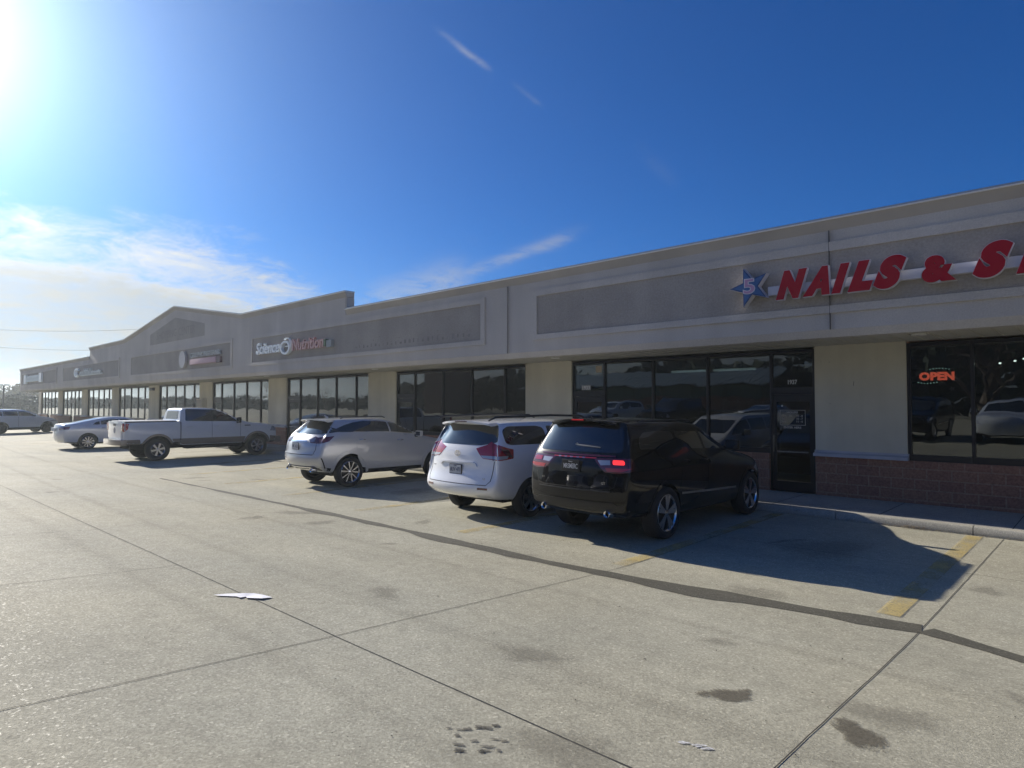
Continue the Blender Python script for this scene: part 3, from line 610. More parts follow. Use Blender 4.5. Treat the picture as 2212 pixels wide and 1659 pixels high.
# hanging stars in the windows
def star_poly(cx_,cz_,r,rot=0):
    return [(cx_+(r if i%2==0 else r*.42)*math.cos(R(90+rot+36*i)),cz_+(r if i%2==0 else r*.42)*math.sin(R(90+rot+36*i))) for i in range(10)]
m_starp=pmat('paper_star',(.5,.5,.55),.6)
for k,(X,Z,r,nm) in enumerate([(-1.83,2.30,.075,'small white paper star in the right window, lower one beside the mullion'),(-1.42,2.43,.085,'crumpled white paper star hanging highest in the right window'),(-2.32,2.36,.06,'faint paper star below the open sign, by the mullion'),(-6.55,2.13,.06,'left of two paper stars on the pane beside the 1937 door'),(-6.2,2.15,.06,'right of two paper stars on the pane beside the 1937 door')]):
    o=MB().prism(star_poly(X,Z,r,8*k),'y',WY+.118,WY+.122).build('paper_star',m_starp); tag(o,nm,'window star','paper stars in the salon windows')
# chandelier inside
ch=empty('chandelier',(-1.35,16.2,2.9)); tag(ch,'ceiling chandelier with small bright bulbs seen through the right window','chandelier')
cm_=MB(); cm_.tube([(-1.35,16.2,3.2),(-1.35,16.2,2.98)],.015)
pts=[(-1.75,16.2,2.9),(-1.5,16.1,2.93),(-1.38,16.35,2.98),(-1.12,16.1,2.96),(-.98,16.3,2.99)]
for p in pts: cm_.tube([(-1.35,16.2,3.0),(p[0],p[1],p[2]+.05)],.008)
cp(cm_,'arms',m_frame,ch)
for p in pts: cp(MB().lathe([(-.02,.0001),(-.013,.018),(0,.024),(.013,.018),(.02,.0001)],12,'z',p),'bulb',m_bulb,ch,smooth=True)
# address numbers and door lettering
m_vin=pmat('vinyl_letters',(.62,.62,.62),.6)
m1=MB(); put_text(m1,'1937',.16,-5.37,WY+.097,2.51,depth=.002,fit=.2,fith=.10,offset=.004); tag(m1.build('address_number',m_vin),'white address number 1937 above the salon door','address number')
ad_=MB().box(-11.12,-10.8,WY+.093,WY+.096,2.46,2.60); o=ad_.build('address_number',pmat('address_plate',(.25,.25,.25),.6)); tag(o,'address number 1933 on a grey patch above the left door','address number')
m1=MB(); put_text(m1,'1933',.16,-11.09,WY+.0915,2.475,depth=.002,fit=.26,fith=.11,offset=.004); q=m1.build('numerals',m_vin); q.parent=o
hs_=MB()
for a in ((-5.55,-5.0,1.93,1.94),(-5.55,-5.0,1.60,1.61),(-5.55,-5.54,1.61,1.93),(-5.01,-5.0,1.61,1.93)): hs_.box(a[0],a[1],WY+.0865,WY+.0885,a[2],a[3])
put_text(hs_,'HOURS',.07,-5.40,WY+.0865,1.865,depth=.002,fit=.24,fith=.045,offset=.003)
for i,(l_,m_,r_) in enumerate((('Mon.','Fri.','10 - 8'),('Sat.','','10 - 7'),('Sun.','','11 - 6'))):
    z=1.79-i*.062; put_text(hs_,l_,.06,-5.52,WY+.0865,z,depth=.002,offset=.0015); 
    if m_: put_text(hs_,m_,.05,-5.34,WY+.0865,z,depth=.002)
    put_text(hs_,r_,.06,-5.20,WY+.0865,z,depth=.002,offset=.0015)
put_text(hs_,'ENTER HERE',.06,-5.47,WY+.0865,1.53,depth=.002,fit=.38,fith=.045,offset=.002)
tag(hs_.build('door_lettering',pmat('vinyl_pale',(.42,.40,.36),.6)),'opening hours and ENTER HERE lettered on the glass of the 1937 door','door lettering')
tag(MB().prism(star_poly(-5.5,2.03,.03),'y',WY+.0865,WY+.0885).build('door_sticker',m_vin),'tiny white sticker high on the 1937 door glass','sticker')
# wall boxes
o=empty('wall_box',(-38.1,WY-.15,2.1)); tag(o,'tan metal utility box mounted on a pillar above the pickup','utility box')
cp(MB().box(-38.55,-37.75,WY-.28,WY-.001,1.85,2.35),'housing',m_pillar,o,bevel=.01); cp(MB().box(-38.5,-37.8,WY-.3,WY-.281,1.9,2.3),'cover',pmat('box_cover',(.34,.31,.25),.6),o)
o=tag(MB().box(-47.0,-46.5,WY-.2,WY-.001,2.95,3.12).build('wall_light',m_frame,bevel=.02),'dark wall light high on a pillar left of the pickup','wall light')
# leaf litter by the curb
rr=random.Random(12); lf=MB()
def leaf(x,y,z,s):
    a=rr.uniform(0,6.28); b_=rr.uniform(-.5,.9); d=Vector((math.cos(a),math.sin(a),0)); n=Vector((-d.y,d.x,0)); u=Vector((0,0,1))
    lf.add([Vector((x,y,z))-d*s,Vector((x,y,z))+n*s*.45+u*s*.2,Vector((x,y,z))+d*s+u*s*b_,Vector((x,y,z))-n*s*.45+u*s*.25],[(0,1,2,3)])
for i in range(420):
    X=rr.gauss(-2.55,.12) if i<90 else rr.uniform(-4.6,.8) if i<330 else rr.uniform(-24,-4); leaf(X,12.385-abs(rr.gauss(0,.045 if i>=90 else .06)),.008+rr.random()*.02*(2 if i<90 else 1),rr.uniform(.008,.022))
struct(lf.build('leaf_litter',pmat('dead_leaves',(.33,.26,.17),.9,var=.3,vscale=20),recalc=False),'stuff')
# torn paper on the ground
pa_=[(-.27,-.015),(-.18,.035),(-.02,.05),(.05,.075),(.15,.05),(.27,.0),(.2,-.055),(.06,-.05),(.03,-.015),(0,-.05),(-.06,-.02),(-.2,-.025)]
pv=[(-5.97+a*.725-h_*.688,2.65+a*.688+h_*.725) for a,h_ in [(q*1.,w_*1.5) for q,w_ in pa_]]
vs,_,fs,*_r=delaunay_2d_cdt([Vector(p) for p in pv],[],[tuple(range(len(pv)))],1,1e-5)
vs3=[(v[0],v[1],gz(v[1])+.006+.008*math.sin(v[0]*23+v[1]*17)**2) for v in vs]
pp=MB().add([(a,b_,c_+.002) for a,b_,c_ in vs3],fs).build('torn_paper',pmat('white_paper',(.82,.82,.86),.7),recalc=False)
tag(pp,'torn scrap of white paper lying on the concrete joint','paper scrap')
# small debris
rr=random.Random(31); sm=MB()
for i in range(300):
    x=rr.uniform(-14,1.0); y=rr.uniform(1.2,9); s=rr.uniform(.004,.013)*(1 if y<4 else 1.4); a=rr.uniform(0,3); z=gz(y)+.004
    sm.add([(x-s*math.cos(a),y-s*math.sin(a),z),(x+s*.4*math.sin(a),y-s*.4*math.cos(a),z+s*.4),(x+s*math.cos(a),y+s*math.sin(a),z),(x-s*.4*math.sin(a),y+s*.4*math.cos(a),z+s*.5)],[(0,1,2,3)])
struct(sm.build('grit',pmat('dark_grit',(.06,.05,.045),.9),recalc=False),'stuff')
# ------------------------------------------------------------------ vehicles
m_tyre=pmat('tyre_rubber',(.018,.018,.019),.85,bump=.2,bscale=40)
m_alloy=pmat('alloy_bright',(.62,.62,.64),.22,1.)
m_alloyd=pmat('alloy_dark',(.05,.05,.055),.4,.6)
m_hub=pmat('wheel_well',(.010,.010,.011),.9)
m_cglass=pmat('car_glass_dark',(.010,.012,.014),.02,spec=.9,coat=.6)
m_cglass2=pmat('car_glass_grey',(.03,.036,.035),.02,spec=.9,coat=.5)
m_trim=pmat('black_trim',(.012,.012,.013),.45)
m_seam=pmat('panel_gap',(.006,.006,.007),.8)
m_chrome=pmat('chrome',(.8,.8,.82),.08,1.)
m_lampr=pmat('lamp_red',(.38,.012,.018),.12,coat=1.,spec=.8)
m_lampd=pmat('lamp_dark_red',(.10,.008,.012),.1,coat=1.,spec=.8)
m_lampc=pmat('lamp_clear',(.50,.50,.52),.12,.3,coat=1.)
m_lampon=pmat('lamp_red_lit',(.8,.02,.03),.2,emit=(1,.04,.045),estr=.85)
m_lampglow=pmat('lamp_red_faint',(.5,.015,.02),.2,emit=(1,.03,.04),estr=.16)
m_under=pmat('underbody',(.015,.015,.016),.9)
class CW:  # one vehicle in construction
    pass
def paint(name,colr,metal,rough=.3,flake=.0):
    return pmat(name,colr,rough,metal,coat=1.,spec=.5,var=.02,vscale=3)
FJ=[-1,-.95,-.6,0,.6,.95,1]
def car_body(stns,mat,root,name='body',wheels=(),wr=.37,arch_in=.52,arch_gap=.05,sub=2,bow=(.10,.12),cut=True):
    """stns: list of (y, [w0..w7],[z0..z7], ztop, [dy..]); levels run sill to roof edge"""
    K=8;J=len(FJ);Nn=len(stns); vid={};vs=[]
    def pos(n,k,j):
        s=stns[n]; y=s[0]; wv_=s[1][k]; z=s[2][k]; dy=(s[4][k] if len(s)>4 and s[4] else 0); f=FJ[j]
        yy=y+dy; a=abs(f)
        if n<=1: yy+=bow[0]*(a**2.6)*(1 if n==0 else .5)
        if n>=Nn-2: yy-=bow[1]*(a**2.6)*(1 if n==Nn-1 else .6)
        if k==K-1 and a<.999: z=z+(s[3]-s[2][k])*(1-a*a)
        if k==K-1 and a<.95 and a>.9: pass
        return (f*wv_,yy,z)
    def V(n,k,j):
        if (n,k,j) not in vid: vid[(n,k,j)]=len(vs); vs.append(pos(n,k,j))
        return vid[(n,k,j)]
    fs=[]
    for n in range(Nn-1):
        for k in range(K-1):
            for j in (0,J-1): fs.append((V(n,k,j),V(n+1,k,j),V(n+1,k+1,j),V(n,k+1,j)))
        for j in range(J-1):
            for k in (0,K-1): fs.append((V(n,k,j),V(n,k,j+1),V(n+1,k,j+1),V(n+1,k,j)))
    for n in (0,Nn-1):
        for k in range(K-1):
            for j in range(J-1): fs.append((V(n,k,j),V(n,k,j+1),V(n,k+1,j+1),V(n,k+1,j)))
    me=bpy.data.meshes.new('cage'); me.from_pydata(vs,[],fs)
    bm=bmesh.new(); bm.from_mesh(me); bmesh.ops.recalc_face_normals(bm,faces=bm.faces); bm.to_mesh(me); bm.free()
    o=bpy.data.objects.new('cage',me); col.objects.link(o); md=o.modifiers.new('s','SUBSURF'); md.levels=sub; md.render_levels=sub
    dg=bpy.context.evaluated_depsgraph_get(); dg.update(); full=bpy.data.meshes.new_from_object(o.evaluated_get(dg))
    bm=bmesh.new(); bm.from_mesh(full); bvh=BVHTree.FromBMesh(bm); bm.free()
    cutters=[]
    if cut:
        mdb=None
        for (yy,zz) in wheels:
            for s in (-1,1):
                c=MB(); hw=1.3; r=wr+arch_gap; n=48
                c.prism([(yy+r*math.cos(2*math.pi*i/n),zz+r*math.sin(2*math.pi*i/n)) for i in range(n)],'x',s*arch_in,s*hw)
                co=c.build('cut',m_hub); cutters.append(co)
                mm=o.modifiers.new('b','BOOLEAN'); mm.operation='DIFFERENCE'; mm.object=co; mm.solver='EXACT'
        dg=bpy.context.evaluated_depsgraph_get(); dg.update(); me2=bpy.data.meshes.new_from_object(o.evaluated_get(dg))
    else: me2=full
    me2.name=name; me2.materials.clear(); me2.materials.append(mat); me2.materials.append(m_hub)
    for p in me2.polygons:
        c=p.center; p.material_index=0
        for (yy,zz) in wheels:
            d=math.hypot(c.y-yy,c.z-zz)
            if cut and (d<wr+arch_gap+.004 and abs(c.x)>arch_in-.01 and (abs(p.normal.x)>.97 and abs(c.x)<arch_in+.02 or (abs(p.normal.x)<.3 and abs(d-(wr+arch_gap))<.02))): p.material_index=1
        if c.z<stns[3][2][0]+.06 and p.normal.z<-.6: p.material_index=1
    me2.shade_smooth(); me2.set_sharp_from_angle(angle=R(38))
    bpy.data.objects.remove(o)
    for c in cutters: bpy.data.objects.remove(c)
    b=bpy.data.objects.new(name,me2); col.objects.link(b); b.parent=root
    return b,bvh
def chaikin(poly,it=2,keep=.25):
    for _ in range(it):
        o=[]
        for i in range(len(poly)):
            a,b=Vector(poly[i]),Vector(poly[(i+1)%len(poly)]); o+= [tuple(a.lerp(b,keep)),tuple(a.lerp(b,1-keep))]
        poly=o
    return poly
def roundp(poly,r=.05,n=4):
    o=[];m=len(poly)
    for i in range(m):
        p=Vector(poly[i]); a=Vector(poly[i-1]); b=Vector(poly[(i+1)%m]); da=(a-p);db=(b-p); ra=min(r,da.length*.45); rb=min(r,db.length*.45)
        A=p+da.normalized()*ra;B=p+db.normalized()*rb
        for k in range(n+1):
            t=k/n; o.append(tuple(A*(1-t)**2+p*2*t*(1-t)+B*t*t))
    return o
def patch(bvh,poly,mp_,off=.004,thick=.012,step=.06):
    """drape a flat outline on the body; mp_(a,b)->(origin,direction)"""
    xs=[p[0] for p in poly]; ys=[p[1] for p in poly]; pts=[]
    n=len(poly)
    bp=[]
    for i in range(n):
        a,b=Vector(poly[i]),Vector(poly[(i+1)%n]); k=max(1,int((b-a).length/step)); bp+=[a.lerp(b,t/k) for t in range(k)]
    gx=int((max(xs)-min(xs))/step)+1; gy=int((max(ys)-min(ys))/step)+1
    def inside(x,y):
        c=False;j=n-1
        for i in range(n):
            if (poly[i][1]>y)!=(poly[j][1]>y) and x<(poly[j][0]-poly[i][0])*(y-poly[i][1])/(poly[j][1]-poly[i][1])+poly[i][0]: c=not c
            j=i
        return c
    ip=[Vector((min(xs)+(i+.5)*step,min(ys)+(j+.5)*step)) for i in range(gx) for j in range(gy)]
    ip=[p for p in ip if inside(p.x,p.y) and min((p-q).length for q in bp)>step*.45]
    m=len(bp)
    v2,_,f2,ov,_,_=delaunay_2d_cdt(bp+ip,[(i,(i+1)%m) for i in range(m)],[],1 if False else 0,1e-5)
    fl=[]
    for f in f2:
        c=sum((v2[i] for i in f),Vector((0,0)))/len(f)
        if inside(c.x,c.y): fl.append(list(f))
    loc=[];nor=[]
    for p in v2:
        o,d=mp_(p.x,p.y); d=Vector(d).normalized(); h=bvh.ray_cast(Vector(o),d)
        if h[0] is None: loc.append(None); nor.append(None)
        else:
            nn=h[1] if h[1].dot(d)<0 else -h[1]; loc.append(h[0]+nn*off); nor.append(nn)
    good=[f for f in fl if all(loc[i] is not None for i in f)]
    used=sorted({i for f in good for i in f}); ix={u:k for k,u in enumerate(used)}
    vs=[loc[u] for u in used]; fs=[tuple(ix[i] for i in f) for f in good]
    ed={}
    for f in fs:
        for a,b in zip(f,f[1:]+f[:1]): ed[(a,b)]=ed.get((a,b),0)+1
    bd=[e for e in ed if (e[1],e[0]) not in ed]
    base=len(vs); mpb={}
    for a,b in bd:
        for q in (a,b):
            if q not in mpb: mpb[q]=len(vs); vs.append(loc[used[q]]-nor[used[q]]*(off+thick))
    for a,b in bd: fs.append((b,a,mpb[a],mpb[b]))
    return MB().add(vs,fs)
def side(s): return lambda a,b:((s*3,a,b),(-s,0,0))
def rear(): return lambda a,b:((a,-3,b),(0,1,0))
def front(L): return lambda a,b:((a,L+3,b),(0,-1,0))
def topm(): return lambda a,b:((a,b,4),(0,0,-1))
def corner(s,xc,yc):   # a = angle in degrees from straight back, towards side s
    def f(a,b):
        d=Vector((s*math.sin(R(a)),-math.cos(R(a)),0)); return (Vector((s*xc,yc,b))+d*3,-d)
    return f
def ca(xc,yc,x,y): return math.degrees(math.atan2(x-xc,yc-y))
def P_(bvh,poly,mp_,name,mat,parent,r=.03,off=.004,thick=.012,step=.06):
    return patch(bvh,roundp(poly,r) if r else poly,mp_,off,thick,step).build(name,mat,parent,smooth=True,angle=60,recalc=False)
def line_patch(bvh,pts,wd,mp_,name,mat,parent,off=.0025):
    q=[];m=len(pts)
    for side_ in (1,-1):
        rng=range(m) if side_==1 else range(m-1,-1,-1)
        for i in rng:
            a=Vector(pts[max(i-1,0)]);b=Vector(pts[min(i+1,m-1)]);d=(b-a).normalized(); q.append((pts[i][0]-d.y*wd/2*side_,pts[i][1]+d.x*wd/2*side_))
    return P_(bvh,q,mp_,name,mat,parent,r=0,off=off,thick=.003,step=.08)
def wheel(root,x,y,r,s,style,width=.235,rr_=None,m1=None,m2=None):
    rr_=rr_ or r*.68; w2=width/2; t=MB()
    prof=[(-w2*.75,rr_),(-w2*.95,rr_+.03),(-w2,r*.86),(-w2*.92,r*.955),(-w2*.72,r*.995),(0,r),(w2*.72,r*.995),(w2*.92,r*.955),(w2,r*.86),(w2*.95,rr_+.03),(w2*.75,rr_),(w2*.6,rr_-.012),(-w2*.6,rr_-.012),(-w2*.75,rr_)]
    t.lathe(prof,44,'x',(x,y,r)); wo=t.build('wheel',m_tyre,root,smooth=True,angle=50)
    for k in range(0): pass
    rm=MB(); xo=x+s*w2*.72
    ri=rr_-.004
    rm.lathe([(s*.018,ri),(s*.022,ri-.008),(0,ri-.028),(-s*.05,ri-.034)],44,'x',(xo,y,r))
    bk=MB(); bk.lathe([(-s*.055,.0001),(-s*.055,ri-.02),(-s*.05,ri-.01)],32,'x',(xo,y,r)); bk.lathe([(-s*.04,.001),(-s*.04,ri*.62),(-s*.05,ri*.62)],28,'x',(xo,y,r))
    n,split,wi,wo_w=style
    for i in range(n):
        for q in ((-1,1) if split else (0,)):
            a=2*math.pi*i/n+.2; a0=a+q*split*.35; a1=a+q*split
            def pt(ang,rad,off,xx): 
                c,sn=math.cos(ang),math.sin(ang); return (xx,y+rad*c-off*sn,r+rad*sn+off*c)
            h=ri*.13; v=[]
            for xx in (xo+s*.012,xo-s*.03):
                v+= [pt(a0,h,-wi,xx),pt(a0,h,wi,xx),pt(a1,ri-.014,wo_w,xx+s*.004),pt(a1,ri-.014,-wo_w,xx+s*.004)]
            rm.add(v,[(0,1,2,3),(4,7,6,5),(0,4,5,1),(1,5,6,2),(2,6,7,3),(3,7,4,0)])
    rm.lathe([(s*.02,.0001),(s*.02,ri*.14),(s*.012,ri*.2),(-s*.03,ri*.2)],24,'x',(xo,y,r))
    ro=rm.build('rim',m1 or m_alloy,wo,smooth=True,angle=30); bo=bk.build('brake_disc',m_hub,wo,smooth=True,angle=30)
    return wo
def wheels(root,xw,ys,r,style,**k):
    for y in ys:
        for s in (1,-1): wheel(root,s*xw,y,r,s,style,**k)
def mirror(root,s,x,y,z,mat,w_=.22,h=.15,d=.10):
    m=MB(); m.box(x,x+s*w_,y-d/2,y+d/2,z-h/2,z+h/2) if s>0 else m.box(x+s*w_,x,y-d/2,y+d/2,z-h/2,z+h/2)
    o=m.build('side_mirror',mat,root,bevel=.03)
    a,b=(x+.02,x+w_-.02) if s>0 else (x-w_+.02,x-.02)
    MB().box(a,b,y-d/2-.003,y-d/2+.0005,z-h/2+.02,z+h/2-.02).build('mirror_glass',m_cglass,o)
    MB().box(min(x-s*.06,x),max(x-s*.06,x),y-.03,y+.03,z-h/2-.02,z-h/2+.06).build('mirror_arm',m_trim,o)
    return o
def plate(root,x,y,z,txt,mat,tmat,frame=m_trim,sub='Iowa',w_=.305,h=.155,tilt=0.):
    o=MB().box(x-w_/2-.012,x+w_/2+.012,y-.004,y+.012,z-h/2-.012,z+h/2+.012).build('licence_plate',frame,root,bevel=.003)
    MB().box(x-w_/2,x+w_/2,y-.0065,y-.0042,z-h/2,z+h/2).build('plate_face',mat,o)
    t=MB(); put_text(t,txt,.1,x-w_*.43,y-.0095,z-h*.27,depth=.002,fit=w_*.86,fith=h*.48,offset=.001)
    if sub: put_text(t,sub,.03,x-.035,y-.0095,z+h*.33,depth=.002,fit=.07,fith=.022)
    t.build('plate_lettering',tmat,o); return o
def handle(bvh,root,s,y,z,mat,ln=.2):
    h=bvh.ray_cast(Vector((s*3,y,z)),Vector((-s,0,0)))[0]
    m=MB(); x=h.x; m.tube([(x,y-ln/2,z),(x+s*.035,y-ln*.36,z),(x+s*.04,y,z+.002),(x+s*.035,y+ln*.36,z),(x,y+ln/2,z)],[.008,.014,.016,.014,.008],8)
    return m.build('door_handle',mat,root,smooth=True,angle=60)
def arch_trim(bvh,root,y,z,r0,r1,mat,name='arch_moulding',a0=-18,a1=198,off=.012):
    for s in (1,-1):
        n=26; outer=[(y+r1*math.cos(R(a0+(a1-a0)*i/n)),z+r1*math.sin(R(a0+(a1-a0)*i/n))) for i in range(n+1)]
        inner=[(y+r0*math.cos(R(a0+(a1-a0)*i/n)),z+r0*math.sin(R(a0+(a1-a0)*i/n))) for i in range(n,-1,-1)]
        patch(bvh,outer+inner,side(s),off,.03,.05).build(name,mat,root,smooth=True,angle=60,recalc=False)
def both(fn):
    for s in (1,-1): fn(s)
def spoiler(bvh,root,y0,y1,hw,mat,lip=.05,th=.022,rise=.004):
    """roof spoiler that follows the roof crown and reaches back to y0"""
    n=14; vs=[]
    def top(x,y): return bvh.ray_cast(Vector((x,y,4)),Vector((0,0,-1)))[0].z
    sl=min(.25,max(0.,(top(0,y1+.25)-top(0,y1))/.25))
    for i in range(n+1):
        x=-hw+2*hw*i/n; zc=top(x,y1+.10)+rise; zr=zc-sl*(y1+.1-y0)*.55; yb=y0+.10*(abs(x)/hw)**3
        vs+= [(x,y1+.10,zc),(x,(y0+y1)/2,zc*.5+zr*.5+.004),(x,yb,zr),(x,yb,zr-th),(x,(y0+y1)/2+.03,zr-lip),(x,y1+.10,zc-lip)]
    fs=[(i*6+k,i*6+(k+1)%6,(i+1)*6+(k+1)%6,(i+1)*6+k) for i in range(n) for k in range(6)]+[tuple(range(6)),tuple(n*6+k for k in range(6))]
    return MB().add(vs,fs).build('spoiler',mat,root,smooth=True,angle=40)
# ---- black SUV ---------------------------------------------------------------
def W(*a): return list(a)
def black_suv():
    root=empty('sport_utility_vehicle',(-6.04,7.63,0)); tag(root,'shiny black SUV with full width red tail light bar, parked nearest the salon door','SUV')
    mb_=pmat('paint_black',(.0025,.0025,.003),.3,0.,coat=.8,spec=.05)
    Z=[.40,.47,.72,.98,1.18,1.31,1.57,1.78]
    st=[(0,W(.78,.85,.91,.915,.905,.87,.80,.71),W(.42,.47,.70,.94,1.13,1.31,1.56,1.775),1.83,[.20,.05,0,.035,.05,.10,.26,.36]),
        (.12,W(.82,.89,.94,.95,.94,.90,.815,.72),Z[:6]+[1.57,1.79],1.85,[.10,.02,0,0,0,.05,.16,.25]),
        (.55,W(.84,.93,.955,.96,.945,.90,.81,.70),Z,1.86,[0,0,0,0,0,0,.05,.08]),
        (1.17,W(.86,.93,.96,.965,.955,.905,.82,.70),[.36,.42,.72,.98,1.17,1.30,1.57,1.785],1.865,None),
        (1.9,W(.86,.93,.955,.955,.95,.905,.82,.70),[.32,.38,.70,.96,1.16,1.28,1.56,1.78],1.86,None),
        (2.6,W(.86,.93,.955,.955,.95,.905,.82,.69),[.31,.37,.68,.95,1.15,1.26,1.53,1.735],1.80,None),
        (3.02,W(.86,.93,.955,.955,.945,.90,.80,.66),[.31,.37,.68,.95,1.14,1.25,1.48,1.665],1.74,[0,0,0,0,0,0,-.06,-.16]),
        (3.65,W(.86,.93,.955,.955,.935,.88,.83,.76),[.31,.37,.68,.94,1.10,1.18,1.215,1.235],1.25,[0,0,0,0,0,0,.0,0]),
        (4.2,W(.86,.93,.96,.96,.93,.87,.80,.70),[.34,.40,.70,.92,1.06,1.12,1.155,1.17],1.20,None),
        (4.74,W(.82,.90,.94,.93,.89,.82,.74,.64),[.30,.36,.62,.84,.98,1.04,1.07,1.085],1.11,None),
        (4.95,W(.74,.80,.86,.86,.83,.78,.70,.60),[.30,.36,.58,.76,.90,.97,1.00,1.01],1.03,[-.10,-.03,0,0,-.02,-.05,-.08,-.10])]
    b,bvh=car_body(st,mb_,root,wheels=[(1.19,.40),(4.24,.40)],wr=.40,bow=(.13,.09))
    wheels(root,.845,(1.19,4.24),.40,(5,.17,.021,.034),width=.26,rr_=.29)
    P=lambda *a,**k:P_(bvh,*a,**k)
    # tailgate glass and spoiler
    P([(-.78,1.355),(.78,1.355),(.73,1.58),(.66,1.74),(-.66,1.74),(-.73,1.58)],rear(),'rear_window',m_cglass,root,r=.06)
    spo=spoiler(bvh,root,.22,.42,.62,mb_)
    zb=max(v.co.z for v in spo.data.vertices if v.co.y<.24); MB().box(-.13,.09,.208,.2195,zb-.019,zb-.003).build('brake_light',m_lampglow,spo)
    # racetrack tail lamp
    xc,yc=.35,.55
    for s in (1,-1):
        c=lambda x,y:ca(xc,yc,x,y)
        f=corner(s,xc,yc)
        lp=P([(c(.40,.05),1.275),(c(.62,.04),1.28),(c(.93,.30),1.275),(c(.945,.33),1.20),(c(.92,.26),1.10),(c(.84,.10),1.06),(c(.66,.04),1.08),(c(.52,.04),1.16)],f,'tail_light',m_lampd,root,r=.02,step=.04) if False else None
        poly=[(c(.36,.05),1.27),(c(.93,.28),1.285),(c(.945,.32),1.21),(c(.93,.28),1.11),(c(.84,.10),1.065),(c(.60,.04),1.075),(c(.46,.04),1.18)]
        def scl(pl): return [(p[0]/57.3,p[1]) for p in pl]
        ff=lambda a,b_,f=f:f(a*57.3,b_)
        lp=P(scl(poly),ff,'tail_light',m_lampd,root,r=.02,step=.035)
        P(scl([(c(.44,.05),1.245),(c(.70,.05),1.25),(c(.70,.05),1.185),(c(.51,.05),1.175)]),ff,'reversing_lens',m_lampc,lp,r=.012,step=.03,off=.008,thick=.004)
        P(scl([(c(.755,.05),1.255),(c(.885,.17),1.255),(c(.885,.17),1.19),(c(.755,.05),1.19)]),ff,'brake_lens',m_lampon if s>0 else m_lampr,lp,r=.03,step=.03,off=.009,thick=.004)
        P(scl([(c(.60,.04),1.14),(c(.92,.25),1.145),(c(.85,.12),1.09),(c(.64,.04),1.09)]),ff,'lower_lens',m_lampr,lp,r=.015,step=.03,off=.008,thick=.004)
    P([(-.40,1.266),(.40,1.266),(.40,1.281),(-.40,1.281)],rear(),'light_bar',m_lampr,root,r=.004,off=.008)
    P([(-.70,1.297),(.70,1.297),(.70,1.318),(-.70,1.318)],rear(),'bar_edge',m_lampd,root,r=.004,off=.009)
    lt=MB()
    for i,chh in enumerate('DODGE'): put_text(lt,chh,.05,-.30+i*.115,-.0+.003,1.2655,depth=.003,fit=.045,fith=.020,offset=.001)
    lt.v=[(v[0],v[1]+ (bvh.ray_cast(Vector((v[0],-3,v[2])),Vector((0,1,0)))[0].y-.013),v[2]) for v in lt.v]; lt.build('badge_letters',m_alloy,root)
    def yr(x,z): return bvh.ray_cast(Vector((x,-3,z)),Vector((0,1,0)))[0].y
    plate(root,-.02,yr(0,1.16)-.028,1.145,'MRSMERC',m_trim,m_vin,w_=.31,h=.155)
    line_patch(bvh,[(-.76,1.02),(-.72,.86),(-.60,.83),(.60,.83),(.72,.86),(.76,1.02)],.012,rear(),'tailgate_gap',m_seam,root)
    st_=MB(); 
    P([(-.68,.795),(.66,.795),(.66,.812),(-.68,.812)],rear(),'bumper_step',m_chrome if False else pmat('dark_gloss',(.06,.06,.06),.1),root,r=.004,off=.012)
    for s,z_,a_,b_ in ((1,.925,-.62,-.36),): 
        q=MB(); put_text(q,'DURANGO',.04,a_,yr(a_,z_)-.006,z_,depth=.004,fit=.25,fith=.024); q.build('badge_letters',m_alloy,root)
    q=MB(); put_text(q,'GT',.05,.52,yr(.55,.92)-.008,.90,depth=.004,fit=.07,fith=.035); q.build('badge_letters',m_alloy,root)
    P([(-.70,.50),(.70,.50),(.76,.60),(.70,.64),(-.70,.64),(-.76,.60)],rear(),'lower_bumper',m_trim,root,r=.03,off=.006)
    for s in (1,-1):
        e_=MB(); e_.lathe([(0,.032),(-.02,.048),(-.01,.056),(.14,.056)],24,'y',(s*.60,.10,.475)); e_.build('exhaust_tip',m_chrome,root,smooth=True,angle=50)
        P([(s*.90,.52),(s*.72,.52),(s*.70,.60),(s*.86,.62)],rear(),'bumper_vent',m_trim,root,off=.004,r=.02)
    P([(.36,.62),(.95,.62),(.95,.78),(.88,.82),(.52,.78)],side(1),'bumper_vent',m_seam,root,off=.004,r=.03)
    wi=MB(); y0=yr(0,1.50); wi.tube([(-.02,y0-.02,1.45),(.12,y0-.035,1.445),(.42,yr(.42,1.43)-.02,1.43)],[.014,.012,.006]); wi.lathe([(-.03,.001),(-.03,.03),(.02,.035)],16,'y',(-.02,y0,1.45)); wi.build('rear_wiper',pmat('wiper_grey',(.2,.2,.2),.3),root,smooth=True)
    for s in (1,-1):
        q=P([(.55,1.40),(1.62,1.36),(1.62,1.63),(1.25,1.655),(.78,1.64),(.60,1.55)],side(s),'side_window',m_cglass,root,r=.05)
        q=P([(1.70,1.36),(2.50,1.325),(2.46,1.61),(1.70,1.635)],side(s),'side_window',m_cglass,root,r=.03)
        q=P([(2.58,1.32),(3.42,1.285),(3.10,1.46),(2.78,1.585),(2.55,1.605)],side(s),'side_window',m_cglass2,root,r=.03)
        dr=P([(2.55,.50),(3.50,.50),(3.56,1.10),(3.50,1.26),(2.56,1.30)],side(s),'front_door',mb_,root,r=.04,off=.003); 
        P([(1.58,.62),(1.72,.50),(2.535,.50),(2.545,1.30),(1.66,1.335),(1.66,.95)],side(s),'rear_door',mb_,root,r=.04,off=.003)
        handle(bvh,root,s,2.42,1.15,mb_); handle(bvh,root,s,1.80,1.17,mb_)
